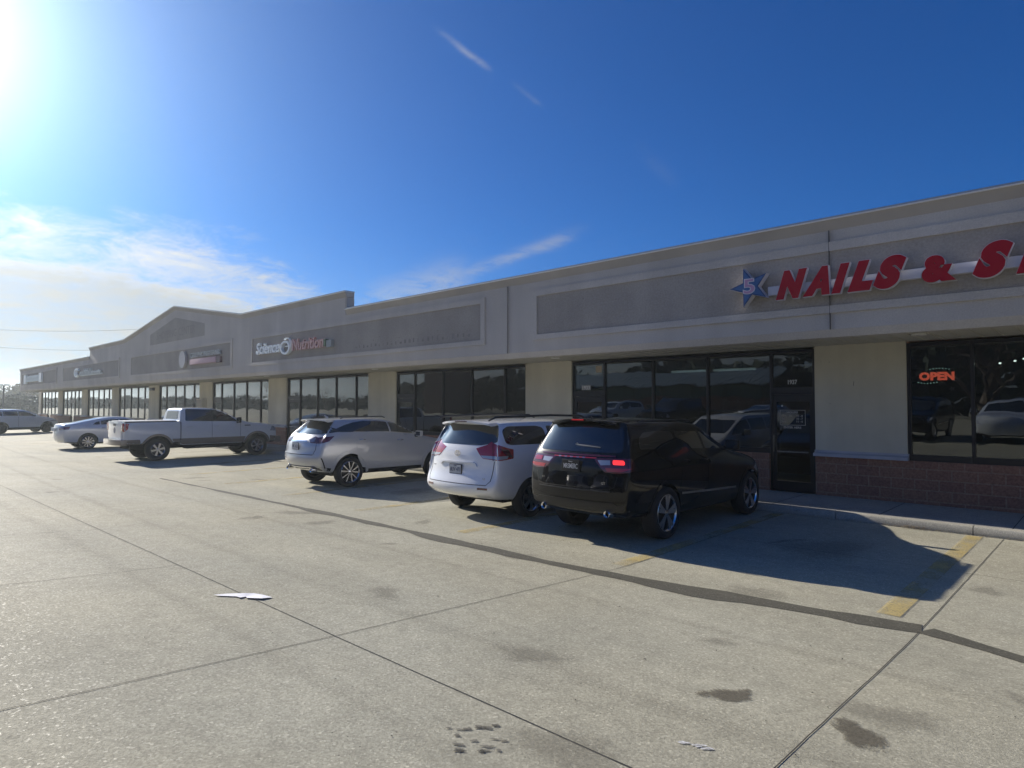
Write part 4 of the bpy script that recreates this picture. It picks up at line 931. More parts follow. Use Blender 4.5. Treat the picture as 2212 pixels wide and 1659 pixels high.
        line_patch(bvh,[(1.66,.66),(2.6,.62),(3.62,.58)],.03,side(s),'door_moulding',pmat('chrome_dull',(.45,.43,.38),.3,.8),root,off=.012)
        mirror(root,s,s*.93,3.30,1.36,mb_,.24,.17,.10)
        P([(4.3,.80),(4.98,.78),(5.0,.95),(4.75,1.00)],side(s),'headlight',m_lampc,root,r=.03)
        rl=MB(); rl.tube([(s*.62,.9,1.785),(s*.62,1.0,1.80),(s*.62,2.4,1.80),(s*.62,2.5,1.785)],.020,8); rl.build('roof_rail',m_trim,root,smooth=True)
    arch_trim(bvh,root,1.19,.40,.447,.50,mb_); arch_trim(bvh,root,4.24,.40,.447,.50,mb_)
    P([(-.62,1.30),(.62,1.30),(.56,1.66),(-.56,1.66)],front(5.1),'windshield',m_cglass2,root,r=.05)
    P([(-.5,.72),(.5,.72),(.55,.95),(-.55,.95)],front(5.1),'grille',m_trim,root,r=.03)
    an=MB(); an.tube([(0,.62,1.81),(0,.56,1.86),(0,.54,1.885)],[.02,.012,.004]); an.build('antenna_fin',m_trim,root,smooth=True)
# ---- white minivan -------------------------------------------------------------
def minivan():
    root=empty('minivan',(-8.84,7.72,0)); tag(root,'white minivan with red and clear wraparound tail lights, between the silver and black SUVs','minivan')
    mb_=paint('paint_white',(.84,.845,.86),.0,.22)
    st=[(0,W(.70,.82,.92,.90,.88,.84,.76,.68),[.40,.46,.60,.80,1.05,1.28,1.50,1.70],1.76,[.16,.02,-.03,.10,.13,.17,.30,.42]),
        (.12,W(.78,.90,.965,.955,.94,.89,.81,.72),[.38,.44,.60,.82,1.06,1.28,1.50,1.70],1.775,[.10,.02,0,.02,.03,.06,.16,.26]),
        (.55,W(.84,.94,.985,.985,.965,.915,.83,.72),[.35,.41,.62,.86,1.10,1.30,1.52,1.72],1.79,[0,0,0,0,0,0,.04,.06]),
        (1.1,W(.86,.95,.985,.985,.97,.92,.84,.72),[.30,.36,.62,.88,1.12,1.28,1.53,1.73],1.80,None),
        (1.9,W(.86,.95,.985,.985,.97,.92,.84,.72),[.26,.32,.60,.86,1.10,1.24,1.52,1.73],1.80,None),
        (2.8,W(.86,.95,.985,.985,.97,.91,.83,.70),[.26,.32,.60,.86,1.08,1.20,1.50,1.70],1.77,None),
        (3.25,W(.86,.95,.985,.985,.96,.90,.80,.66),[.26,.32,.60,.85,1.06,1.18,1.42,1.60],1.67,[0,0,0,0,0,0,-.05,-.1]),
        (4.05,W(.86,.95,.985,.975,.93,.86,.80,.72),[.26,.32,.60,.84,1.0,1.08,1.12,1.14],1.16,None),
        (4.5,W(.86,.94,.98,.965,.91,.84,.76,.66),[.26,.32,.60,.80,.94,1.02,1.06,1.08],1.10,None),
        (4.9,W(.80,.88,.93,.91,.86,.78,.68,.58),[.24,.30,.52,.70,.82,.90,.93,.95],.97,None),
        (5.05,W(.70,.78,.84,.82,.78,.70,.60,.50),[.24,.30,.48,.62,.74,.82,.86,.88],.90,[-.08,-.02,0,0,-.03,-.08,-.1,-.12])]
    b,bvh=car_body(st,mb_,root,wheels=[(1.08,.345),(4.11,.345)],wr=.345,bow=(.15,.30))
    wheels(root,.88,(1.08,4.11),.345,(7,0,.03,.045),width=.225,rr_=.235)
    def yr(x,z): return bvh.ray_cast(Vector((x,-3,z)),Vector((0,1,0)))[0].y
    P=lambda *a,**k:P_(bvh,*a,**k)
    P([(-.80,1.40),(-.66,1.335),(.50,1.33),(.80,1.39),(.79,1.52),(.705,1.685),(-.705,1.70),(-.77,1.55)],rear(),'rear_window',m_cglass2,root,r=.05)
    spo=spoiler(bvh,root,.22,.45,.64,mb_,th=.035)
    zb=max(v.co.z for v in spo.data.vertices if v.co.y<.24); MB().box(-.16,.16,.208,.2195,zb-.026,zb-.008).build('brake_light',m_lampd,spo)
    xc,yc=.45,.62; c=lambda x,y:ca(xc,yc,x,y)/57.3
    for s in (1,-1):
        f=corner(s,xc,yc); ff=lambda a,b_,f=f:f(a*57.3,b_)
        lp=P([(c(.40,.15),1.275),(c(.70,.15),1.345),(c(.82,.17),1.40),(c(.90,.24),1.36),(c(.965,.50),1.29),(c(.98,.66),1.26),(c(.97,.62),1.10),(c(.93,.33),1.075),(c(.62,.15),1.10),(c(.52,.15),1.17)],ff,'tail_light',m_lampr,root,r=.02,step=.035)
        P([(c(.56,.15),1.155),(c(.90,.24),1.15),(c(.965,.50),1.15),(c(.96,.46),1.10),(c(.92,.3),1.09),(c(.62,.15),1.11)],ff,'clear_lens',m_lampc,lp,r=.01,step=.03,off=.008,thick=.004)
        P([(c(.915,.30),1.28),(c(.965,.52),1.255),(c(.97,.60),1.12),(c(.96,.50),1.12)],ff,'smoked_end',m_lampd,lp,r=.015,step=.03,off=.0075,thick=.004)
        line_patch(bvh,[(c(.86,.2),1.40),(c(.865,.2),1.07)],.008,ff,'lamp_gap',m_seam,root,off=.012)
        P([(s*.80,.565),(s*.60,.565),(s*.60,.60),(s*.80,.60)],rear(),'reflector',m_lampd,root,r=.008,off=.005)
        P([(.50,1.37),(.62,1.335),(1.45,1.325),(1.62,1.345),(1.62,1.62),(1.45,1.66),(.66,1.665),(.50,1.60)],side(s),'side_window',m_cglass,root,r=.07)
        P([(1.72,1.31),(2.75,1.28),(2.75,1.63),(1.72,1.655)],side(s),'side_window',m_cglass,root,r=.04)
        P([(2.83,1.28),(3.9,1.18),(3.4,1.45),(3.15,1.57),(2.83,1.62)],side(s),'side_window',m_cglass2,root,r=.04)
        P([(2.80,.40),(3.62,.40),(3.75,.9),(3.75,1.2),(2.80,1.265)],side(s),'front_door',mb_,root,r=.05,off=.003)
        P([(1.66,.70),(1.78,.40),(2.77,.40),(2.77,1.265),(1.66,1.30)],side(s),'sliding_door',mb_,root,r=.05,off=.003)
        handle(bvh,root,s,2.55,1.08,mb_); handle(bvh,root,s,2.95,1.07,mb_)
        mirror(root,s,s*.95,3.45,1.26,mb_,.22,.16,.10)
        P([(4.35,.78),(4.98,.66),(4.9,.80),(4.6,.90)],side(s),'headlight',m_lampc,root,r=.03)
        rl=MB(); rl.tube([(s*.70,.25,1.775),(s*.72,.40,1.835),(s*.73,1.9,1.855),(s*.72,2.9,1.83),(s*.70,3.05,1.77)],[.012,.022,.022,.022,.012],8); rl.build('roof_rail',m_trim,root,smooth=True)
    line_patch(bvh,[(-.83,1.06),(-.825,.72),(-.76,.645),(.76,.645),(.825,.72),(.83,1.06)],.012,rear(),'tailgate_gap',m_seam,root)
    P([(-.50,.955),(-.46,1.01),(-.40,1.028),(.40,1.028),(.46,1.01),(.50,.955),(.47,.955),(.39,1.002),(-.39,1.002),(-.47,.955)],rear(),'garnish',mb_,root,r=0,off=.03,step=.04)
    lg=MB(); x0,z0=-.02,1.175; 
    ring(lg,x0,z0,.062,.075,yr(x0,z0)-.018,yr(x0,z0)-.006,28,sz=.72); ring(lg,x0,z0+.018,.03,.040,yr(x0,z0)-.019,yr(x0,z0)-.007,24,sz=.62,sx=1.1); ring(lg,x0,z0-.004,.040,.050,yr(x0,z0)-.0195,yr(x0,z0)-.0075,24,sx=.42,sz=1.)
    lg.build('emblem',m_chrome,root,smooth=True)
    plate(root,-.01,yr(0,.89)-.022,.89,'BUV 471',pmat('plate_pale',(.5,.52,.55),.5),pmat('plate_blue',(.05,.07,.15),.5),sub='IOWA')
    q=MB(); put_text(q,'SIENNA',.04,-.74,yr(-.7,.93)-.007,.92,depth=.004,fit=.12,fith=.022); q.build('badge_letters',m_alloy,root)
    q=MB(); put_text(q,'LE',.05,.66,yr(.68,.75)-.007,.735,depth=.004,fit=.06,fith=.033); q.build('badge_letters',m_alloy,root)
    P([(-.62,1.22),(.62,1.22),(.56,1.60),(-.56,1.60)],front(5.1),'windshield',m_cglass2,root,r=.05)
    P([(-.45,.55),(.45,.55),(.5,.75),(-.5,.75)],front(5.1),'grille',m_trim,root,r=.03)
    MB().box(-.62,.62,.7,4.4,.26,.40).build('underbody',m_under,root,bevel=.03)
# ---- silver SUV -----------------------------------------------------------------
def silver_suv():
    root=empty('crossover',(-14.93,7.82,0)); tag(root,'silver crossover SUV with steeply raked rear window, parked left of the white minivan','SUV')
    mb_=paint('paint_silver',(.50,.505,.52),.3,.3)
    st=[(0,W(.62,.74,.86,.84,.82,.78,.66,.58),[.42,.48,.70,.88,1.08,1.28,1.50,1.66],1.68,[.30,.10,-.02,.06,.07,.22,.48,.66]),
        (.14,W(.72,.84,.915,.91,.90,.86,.72,.62),[.40,.46,.68,.90,1.12,1.30,1.50,1.665],1.69,[.20,.08,0,.02,.03,.12,.36,.52]),
        (.60,W(.82,.90,.935,.94,.935,.90,.77,.64),[.36,.42,.66,.90,1.14,1.33,1.53,1.67],1.71,[0,0,0,0,0,0,.14,.24]),
        (1.05,W(.84,.91,.945,.945,.94,.90,.78,.64),[.33,.39,.66,.90,1.14,1.33,1.55,1.675],1.725,[0,0,0,0,0,0,.04,.06]),
        (1.8,W(.84,.90,.925,.93,.935,.895,.78,.64),[.30,.36,.64,.88,1.12,1.31,1.55,1.68],1.735,None),
        (2.35,W(.84,.90,.925,.93,.93,.885,.77,.63),[.29,.35,.64,.88,1.10,1.285,1.52,1.65],1.71,None),
        (2.70,W(.84,.90,.925,.93,.925,.875,.74,.60),[.29,.35,.64,.87,1.08,1.25,1.44,1.56],1.62,[0,0,0,0,0,0,-.02,-.08]),
        (3.50,W(.84,.90,.93,.93,.91,.86,.80,.72),[.30,.36,.64,.86,1.02,1.12,1.15,1.17],1.19,None),
        (4.05,W(.84,.91,.945,.94,.90,.84,.76,.66),[.33,.39,.66,.84,.97,1.05,1.09,1.11],1.13,None),
        (4.6,W(.78,.85,.90,.89,.84,.78,.68,.58),[.26,.32,.56,.76,.88,.95,.98,1.0],1.02,None),
        (4.86,W(.64,.72,.80,.80,.76,.70,.60,.50),[.26,.32,.52,.68,.80,.88,.91,.93],.95,[-.12,-.03,0,0,-.02,-.06,-.08,-.1])]
    b,bvh=car_body(st,mb_,root,wheels=[(1.06,.375),(3.85,.375)],wr=.375,bow=(.20,.30),arch_gap=.08)
    wheels(root,.82,(1.06,3.85),.375,(5,.30,.012,.018),width=.235,rr_=.275)
    def yr(x,z): return bvh.ray_cast(Vector((x,-3,z)),Vector((0,1,0)))[0].y
    P=lambda *a,**k:P_(bvh,*a,**k)
    P([(-.70,1.32),(.70,1.32),(.62,1.50),(.55,1.64),(-.55,1.64),(-.62,1.50)],rear(),'rear_window',m_cglass2,root,r=.04)
    spoiler(bvh,root,.42,.72,.60,mb_)
    xc,yc=.35,.60; c=lambda x,y:ca(xc,yc,x,y)/57.3
    for s in (1,-1):
        f=corner(s,xc,yc); ff=lambda a,b_,f=f:f(a*57.3,b_)
        lp=P([(c(.42,.08),1.20),(c(.66,.12),1.275),(c(.80,.16),1.245),(c(.90,.28),1.26),(c(.95,.62),1.285),(c(.94,.46),1.16),(c(.88,.24),1.105),(c(.55,.08),1.115)],ff,'tail_light',m_lampd,root,r=.015,step=.03)
        P([(c(.84,.2),1.20),(c(.935,.5),1.245),(c(.92,.42),1.16),(c(.86,.2),1.13)],ff,'red_lens',pmat('lamp_brown',(.16,.03,.025),.15,coat=1.),lp,r=.01,step=.03,off=.008,thick=.004)
        P([(c(.45,.08),1.19),(c(.66,.1),1.25),(c(.74,.1),1.22),(c(.70,.1),1.14),(c(.56,.08),1.135)],ff,'clear_lens',pmat('lamp_smoke',(.22,.22,.27),.12,.4,coat=1.),lp,r=.01,step=.03,off=.008,thick=.004)
        P([(c(.70,.30),1.335),(c(.86,.60),1.365),(c(.90,.85),1.385),(c(.88,.82),1.43),(c(.76,.60),1.50),(c(.62,.55),1.60),(c(.58,.45),1.60),(c(.66,.35),1.45)],ff,'quarter_window',m_cglass,root,r=.015,step=.04,off=.0035)
        # glasshouse: one dark band of side windows with floating roof pillar
        P([(.42,1.375),(.78,1.375),(1.16,1.365),(1.22,1.60),(.98,1.545),(.72,1.46)],side(s),'quarter_window',m_cglass,root,r=.012)
        P([(1.16,1.365),(2.28,1.335),(2.28,1.595),(1.95,1.625),(1.55,1.635),(1.215,1.60)],side(s),'side_window',m_cglass,root,r=.02,off=.0045)
        P([(2.33,1.335),(3.42,1.235),(3.30,1.30),(2.98,1.44),(2.66,1.54),(2.33,1.592)],side(s),'side_window',m_cglass2,root,r=.02)
        line_patch(bvh,[(1.16,1.372),(2.3,1.338),(3.42,1.235)],.014,side(s),'window_moulding',m_chrome,root,off=.008)
        P([(1.27,.72),(1.42,.46),(2.36,.44),(2.38,1.31),(1.22,1.345),(1.22,1.05)],side(s),'rear_door',mb_,root,r=.05,off=.003)
        P([(2.40,.44),(3.20,.44),(3.35,.7),(3.35,1.21),(2.42,1.305)],side(s),'front_door',mb_,root,r=.05,off=.003)
        handle(bvh,root,s,1.40,1.165,m_chrome,.2); handle(bvh,root,s,2.58,1.115,m_chrome,.2)
        mirror(root,s,s*.91,3.15,1.27,mb_,.22,.15,.10)
        P([(1.38,.33),(3.38,.33),(3.38,.40),(1.40,.42)],side(s),'rocker_trim',m_trim,root,r=.02,off=.008)
        P([(1.55,.505),(3.2,.475),(3.2,.50),(1.55,.53)],side(s),'door_crease',mb_,root,r=.008,off=.012)
        P([(.30,.43),(.62,.43),(.62,.48),(.30,.54)],side(s),'bumper_trim',m_trim,root,r=.015)
        P([(.25,.76),(.28,.76),(.40,.50),(.37,.50)],side(s),'bumper_slot',m_trim,root,r=.008)
        P([(4.0,.80),(4.72,.72),(4.6,.84),(4.2,.92)],side(s),'headlight',m_lampc,root,r=.03)
        rl=MB(); rl.tube([(s*.60,.95,1.70),(s*.60,1.05,1.735),(s*.60,2.2,1.745),(s*.60,2.3,1.71)],.013,8); rl.build('roof_rail',m_trim,root,smooth=True)
        q=MB(); q.lathe([(0,.03),(-.01,.05),(.02,.058),(.15,.05)],20,'y',(s*.58,.16,.46)); e_=q.build('exhaust_tip',m_chrome,root,smooth=True,angle=50)
    line_patch(bvh,[(-.68,1.2),(-.72,.96),(-.66,.83),(.66,.83),(.72,.96),(.68,1.2)],.012,rear(),'tailgate_gap',m_seam,root)
    P([(-.66,.835),(.66,.835),(.70,.862),(-.70,.862)],rear(),'bumper_ledge',mb_,root,r=.01,off=.03)
    P([(-.40,1.135),(.40,1.135),(.38,1.165),(-.38,1.165)],rear(),'garnish',m_chrome,root,r=.01,off=.018)
    P([(-.70,.46),(.70,.46),(.66,.55),(-.66,.55)],rear(),'lower_bumper',m_trim,root,r=.02)
    P([(-.60,.505),(.60,.505),(.60,.53),(-.60,.53)],rear(),'bumper_chrome',m_chrome,root,r=.008,off=.012)
    plate(root,-.02,yr(0,1.02)-.02,1.03,'DXJ 204'[:0]+'IK 62',pmat('plate_pale',(.5,.52,.55),.5),pmat('plate_blue',(.05,.07,.15),.5),sub='')
    arch_trim(bvh,root,1.06,.375,.457,.535,mb_,off=.014); arch_trim(bvh,root,3.85,.375,.457,.535,mb_,off=.014)
    P([(-.62,1.20),(.62,1.20),(.52,1.60),(-.52,1.60)],front(5.0),'windshield',m_cglass2,root,r=.05)
    P([(-.35,.45),(.35,.45),(.45,.85),(-.45,.85)],front(5.0),'grille',m_trim,root,r=.03)
    q=MB(); q.tube([(0,.95,1.72),(0,.88,1.765),(0,.85,1.78)],[.03,.018,.005]); q.build('antenna_fin',mb_,root,smooth=True)
    MB().box(-.60,.60,.7,4.3,.27,.40).build('underbody',m_under,root,bevel=.03)
# ---- pickup ---------------------------------------------------------------------
def pickup():
    root=empty('pickup_truck',(-26.4,6.95,0)); tag(root,'white crew cab pickup truck with tan lower body and folded bed cover','pickup truck')
    mb_=paint('paint_offwhite',(.72,.725,.735),.0,.25); tan_=paint('paint_tan',(.27,.22,.18),.2,.35)
    B=[.60,.66,.80,1.05,1.25,1.37,1.40,1.41]
    wB=W(.86,.94,.97,.975,.965,.955,.945,.93)
    st=[(0,W(.80,.86,.90,.91,.905,.90,.89,.87),B,1.412,None),
        (.06,W(.84,.93,.965,.97,.965,.955,.94,.92),B,1.412,None),
        (.55,wB,B,1.412,None),(1.15,wB,B,1.412,None),(1.80,wB,B,1.412,None),
        (1.885,wB,B,1.412,None),
        (1.93,W(.86,.94,.97,.975,.96,.93,.84,.74),[.50,.56,.80,1.05,1.25,1.40,1.70,1.87],1.89,None),
        (2.05,W(.86,.94,.97,.975,.96,.93,.845,.75),[.50,.56,.80,1.05,1.25,1.40,1.72,1.90],1.935,None),
        (2.9,W(.86,.94,.97,.975,.96,.93,.85,.75),[.50,.56,.80,1.05,1.25,1.38,1.72,1.91],1.95,None),
        (3.45,W(.86,.94,.97,.975,.96,.93,.84,.73),[.50,.56,.80,1.05,1.25,1.36,1.68,1.87],1.92,[0,0,0,0,0,0,0,-.05]),
        (4.25,W(.86,.94,.97,.97,.955,.92,.88,.84),[.50,.56,.80,1.03,1.22,1.31,1.33,1.34],1.36,None),
        (4.9,W(.86,.94,.98,.975,.95,.91,.86,.80),[.52,.58,.80,1.02,1.19,1.28,1.31,1.32],1.34,None),
        (5.5,W(.84,.92,.97,.965,.94,.90,.84,.76),[.50,.56,.78,.98,1.12,1.21,1.24,1.25],1.27,None),
        (5.72,W(.80,.88,.92,.92,.90,.86,.80,.72),[.50,.56,.76,.94,1.07,1.15,1.17,1.18],1.19,[-.04,0,.03,.02,0,-.02,-.04,-.06])]
    b,bvh=car_body(st,mb_,root,wheels=[(1.12,.41),(4.82,.41)],wr=.42,arch_gap=.075,bow=(.02,.10),sub=2)
    wheels(root,.86,(1.12,4.82),.41,(6,.0,.025,.04),width=.27,rr_=.245)
    P=lambda *a,**k:P_(bvh,*a,**k)
    for s in (1,-1):
        P([(.02,.61),(.58,.61),(.52,.79),(.02,.79)],side(s),'lower_panel',tan_,root,r=.01,off=.004)
        P([(1.68,.56),(4.26,.56),(4.34,.785),(1.60,.785)],side(s),'lower_panel',tan_,root,r=.01,off=.004)
        P([(5.38,.56),(5.68,.56),(5.66,.75),(5.34,.785)],side(s),'lower_panel',tan_,root,r=.01,off=.004)
        P([(1.98+.08,1.43),(4.05,1.385),(3.95,1.46),(3.62,1.72),(3.42,1.845),(2.10,1.875)],side(s),'side_window',m_cglass,root,r=.06)
        line_patch(bvh,[(3.05,1.40),(3.05,1.86)],.05,side(s),'window_pillar',m_trim,root,off=.006)
        line_patch(bvh,[(1.895,.50),(1.895,1.40)],.03,side(s),'cab_gap',m_seam,root,off=.004)
        P([(2.02,.60),(2.98,.60),(2.98,1.40),(2.02,1.41)],side(s),'rear_door',mb_,root,r=.04,off=.003) if False else None
        line_patch(bvh,[(3.03,.60),(3.03,1.38)],.01,side(s),'door_gap',m_seam,root,off=.003); line_patch(bvh,[(4.12,.62),(4.14,1.34)],.01,side(s),'door_gap',m_seam,root,off=.003)
        handle(bvh,root,s,2.20,1.23,mb_,.2); handle(bvh,root,s,3.2,1.22,mb_,.2)
        mirror(root,s,s*.93,4.02,1.44,mb_ if False else m_trim,.26,.22,.11)
        lp=P([(-.01,1.08),(.03,1.08),(.14,1.18),(.17,1.36),(-.01,1.38)],side(s),'tail_light_side',m_lampr,root,r=.01,off=.012)
        lr=MB().box(min(s*.80,s*.945),max(s*.80,s*.945),-.035,.03,1.10,1.38).build('tail_light',m_lampr,root,bevel=.012)
        MB().box(min(s*.82,s*.93),max(s*.82,s*.93),-.040,-.0352,1.20,1.235).build('clear_lens',m_lampc,lr)
        P([(4.30,1.20),(4.55,1.20),(4.53,1.235),(4.30,1.235)],side(s),'fender_vent',m_trim,root,r=.01,off=.006)
        P([(5.35,.98),(5.70,.96),(5.70,1.14),(5.45,1.17)],side(s),'headlight',m_lampc,root,r=.02)
        rb=MB(); rb.tube([(s*.90,2.0,.46),(s*.97,2.1,.44),(s*.97,4.1,.44),(s*.90,4.2,.46)],.045,10); rb.build('running_board',m_trim,root,smooth=True)
    q=MB(); put_text(q,'PLATINUM',.1,.96+.0,-.0,1.30,depth=.002); 
    P([(-.62,1.50),(.62,1.50),(.58,1.80),(-.58,1.80)],rear(),'rear_window',m_cglass2,root,r=.04)
    # bed cover, rails, tailgate, bumper
    MB().box(-.80,.80,.08,1.80,1.425,1.455).build('bed_cover',pmat('cover_grey',(.45,.45,.45),.4),root,bevel=.01)
    tg=MB().box(-.78,.78,-.03,.03,.84,1.44).build('tailgate',mb_,root,bevel=.015)
    MB().box(-.12,.12,-.045,-.031,1.28,1.36).build('tailgate_handle',m_trim,tg); 
    q=MB().lathe([(0,.0001),(0,.10),(.01,.11)],28,'y',(0,-.04,1.12)).build('oval_badge',pmat('badge_navy',(.03,.05,.14),.3),tg,smooth=True)
    for s in (1,-1): MB().box(min(s*.80,s*.94),max(s*.80,s*.94),.05,1.86,1.405,1.435).build('bed_rail',m_trim,root,bevel=.008)
    bp=MB(); bp.prism([(-.94,-.08),(-.70,-.20),(.70,-.20),(.94,-.08),(.94,.12),(-.94,.12)],'z',.60,.80); bo=bp.build('rear_bumper',tan_,root,bevel=.02); MB().box(-.7,.7,-.19,.02,.801,.815).build('bumper_step',m_chrome,bo)
    plate(root,0,-.21,.70,'FZT 8',pmat('plate_pale',(.5,.52,.55),.5),pmat('plate_blue',(.05,.07,.15),.5),sub='') if False else None
    arch_trim(bvh,root,1.12,.41,.497,.57,tan_,off=.02,a0=-22,a1=202); arch_trim(bvh,root,4.82,.41,.497,.57,tan_,off=.02,a0=-22,a1=202)
    P([(-.70,1.42),(.70,1.42),(.64,1.80),(-.64,1.80)],front(5.8),'windshield',m_cglass2,root,r=.05)
    P([(-.55,.82),(.55,.82),(.6,1.12),(-.6,1.12)],front(5.9),'grille',m_chrome,root,r=.03)
    MB().box(-.95,.95,5.62,5.82,.50,.74).build('front_bumper',tan_,root,bevel=.03)
    MB().box(-.55,.55,.3,5.3,.42,.62).build('chassis',m_under,root,bevel=.03)
    ax=MB(); ax.tube([(-.8,1.12,.41),(.8,1.12,.41)],.06,10); ax.tube([(-.8,4.82,.41),(.8,4.82,.41)],.04,10); ax.build('axle',m_under,root,smooth=True)
# ---- sedan -----------------------------------------------------------------------
def sedan():
    root=empty('sedan',(-35.15,6.78,0)); tag(root,'pale silver sedan parked just behind the white pickup truck','sedan')
    mb_=paint('paint_pale_silver',(.72,.73,.75),.15,.25)
    st=[(0,W(.66,.76,.86,.87,.86,.82,.76,.68),[.34,.40,.62,.80,.96,1.06,1.10,1.12],1.14,[.14,.02,-.02,0,.02,.05,.06,.08]),
        (.12,W(.76,.86,.915,.92,.91,.87,.80,.72),[.32,.38,.62,.82,.98,1.08,1.12,1.14],1.16,None),
        (.60,W(.82,.90,.925,.93,.925,.89,.80,.70),[.30,.36,.62,.84,1.0,1.10,1.15,1.18],1.21,None),
        (1.15,W(.84,.90,.93,.93,.925,.885,.76,.62),[.28,.34,.62,.84,1.0,1.10,1.22,1.30],1.34,[0,0,0,0,0,0,0,.05]),
        (1.85,W(.84,.90,.925,.925,.92,.87,.73,.60),[.26,.32,.60,.82,.99,1.09,1.33,1.44],1.48,None),
        (2.5,W(.84,.90,.925,.925,.92,.87,.73,.60),[.25,.31,.60,.82,.98,1.07,1.34,1.455],1.495,None),
        (2.95,W(.84,.90,.925,.925,.91,.86,.72,.58),[.25,.31,.60,.81,.96,1.05,1.28,1.40],1.45,None),
        (3.75,W(.84,.90,.925,.92,.89,.85,.79,.70),[.25,.31,.60,.78,.92,.99,1.02,1.04],1.06,None),
        (4.3,W(.84,.90,.925,.91,.87,.81,.73,.63),[.26,.32,.60,.75,.87,.93,.96,.98],1.0,None),
        (4.85,W(.76,.84,.88,.86,.81,.75,.66,.56),[.22,.28,.50,.66,.76,.82,.85,.87],.88,None),
        (5.08,W(.62,.70,.78,.76,.72,.66,.58,.48),[.22,.28,.46,.58,.68,.75,.78,.79],.80,[-.1,-.02,0,0,-.02,-.05,-.08,-.1])]
    b,bvh=car_body(st,mb_,root,wheels=[(1.15,.34),(3.98,.34)],wr=.34,bow=(.18,.28),arch_gap=.07)
    wheels(root,.81,(1.15,3.98),.34,(10,0,.014,.022),width=.225,rr_=.25)
    P=lambda *a,**k:P_(bvh,*a,**k)
    xc,yc=.35,.60; c=lambda x,y:ca(xc,yc,x,y)/57.3
    for s in (1,-1):
        f=corner(s,xc,yc); ff=lambda a,b_,f=f:f(a*57.3,b_)
        P([(c(.50,.04),1.00),(c(.86,.12),1.04),(c(.92,.45),1.05),(c(.915,.40),.92),(c(.86,.10),.90),(c(.60,.04),.88)],ff,'tail_light',m_lampd,root,r=.02,step=.035)
        P([(1.32,1.12),(1.62,1.12),(1.62,1.27),(1.46,1.22)],side(s),'quarter_window',m_cglass,root,r=.02)
        P([(1.66,1.12),(2.40,1.105),(2.40,1.345),(2.05,1.345),(1.66,1.28)],side(s),'side_window',m_cglass,root,r=.03)
        P([(2.45,1.105),(3.45,1.06),(3.02,1.28),(2.75,1.345),(2.45,1.35)],side(s),'side_window',m_cglass2,root,r=.03)
        P([(1.55,.60),(1.66,.38),(2.42,.36),(2.42,1.09),(1.55,1.10)],side(s),'rear_door',mb_,root,r=.05,off=.003); P([(2.45,.36),(3.40,.36),(3.52,.7),(3.45,1.04),(2.45,1.09)],side(s),'front_door',mb_,root,r=.05,off=.003)
        handle(bvh,root,s,1.75,.97,m_chrome,.18); mirror(root,s,s*.90,3.30,1.10,mb_,.2,.13,.09)
        P([(4.35,.70),(4.95,.60),(4.85,.70),(4.5,.78)],side(s),'headlight',m_lampc,root,r=.02)
    P([(-.62,1.20),(.62,1.20),(.52,1.40),(-.52,1.40)],rear(),'rear_window',m_cglass2,root,r=.03)
    P([(-.60,1.12),(.60,1.12),(.52,1.40),(-.52,1.40)],front(5.1),'windshield',m_cglass2,root,r=.04)
    P([(-.40,.985),(.40,.985),(.40,1.005),(-.40,1.005)],rear(),'garnish',m_chrome,root,r=.004,off=.012)
    MB().box(-.26,.26,-.045,-.02,.84,1.0).build('plate_recess',pmat('plate_pale',(.5,.52,.55),.5),root)
    MB().box(-.60,.60,.7,4.4,.22,.34).build('underbody',m_under,root,bevel=.03)
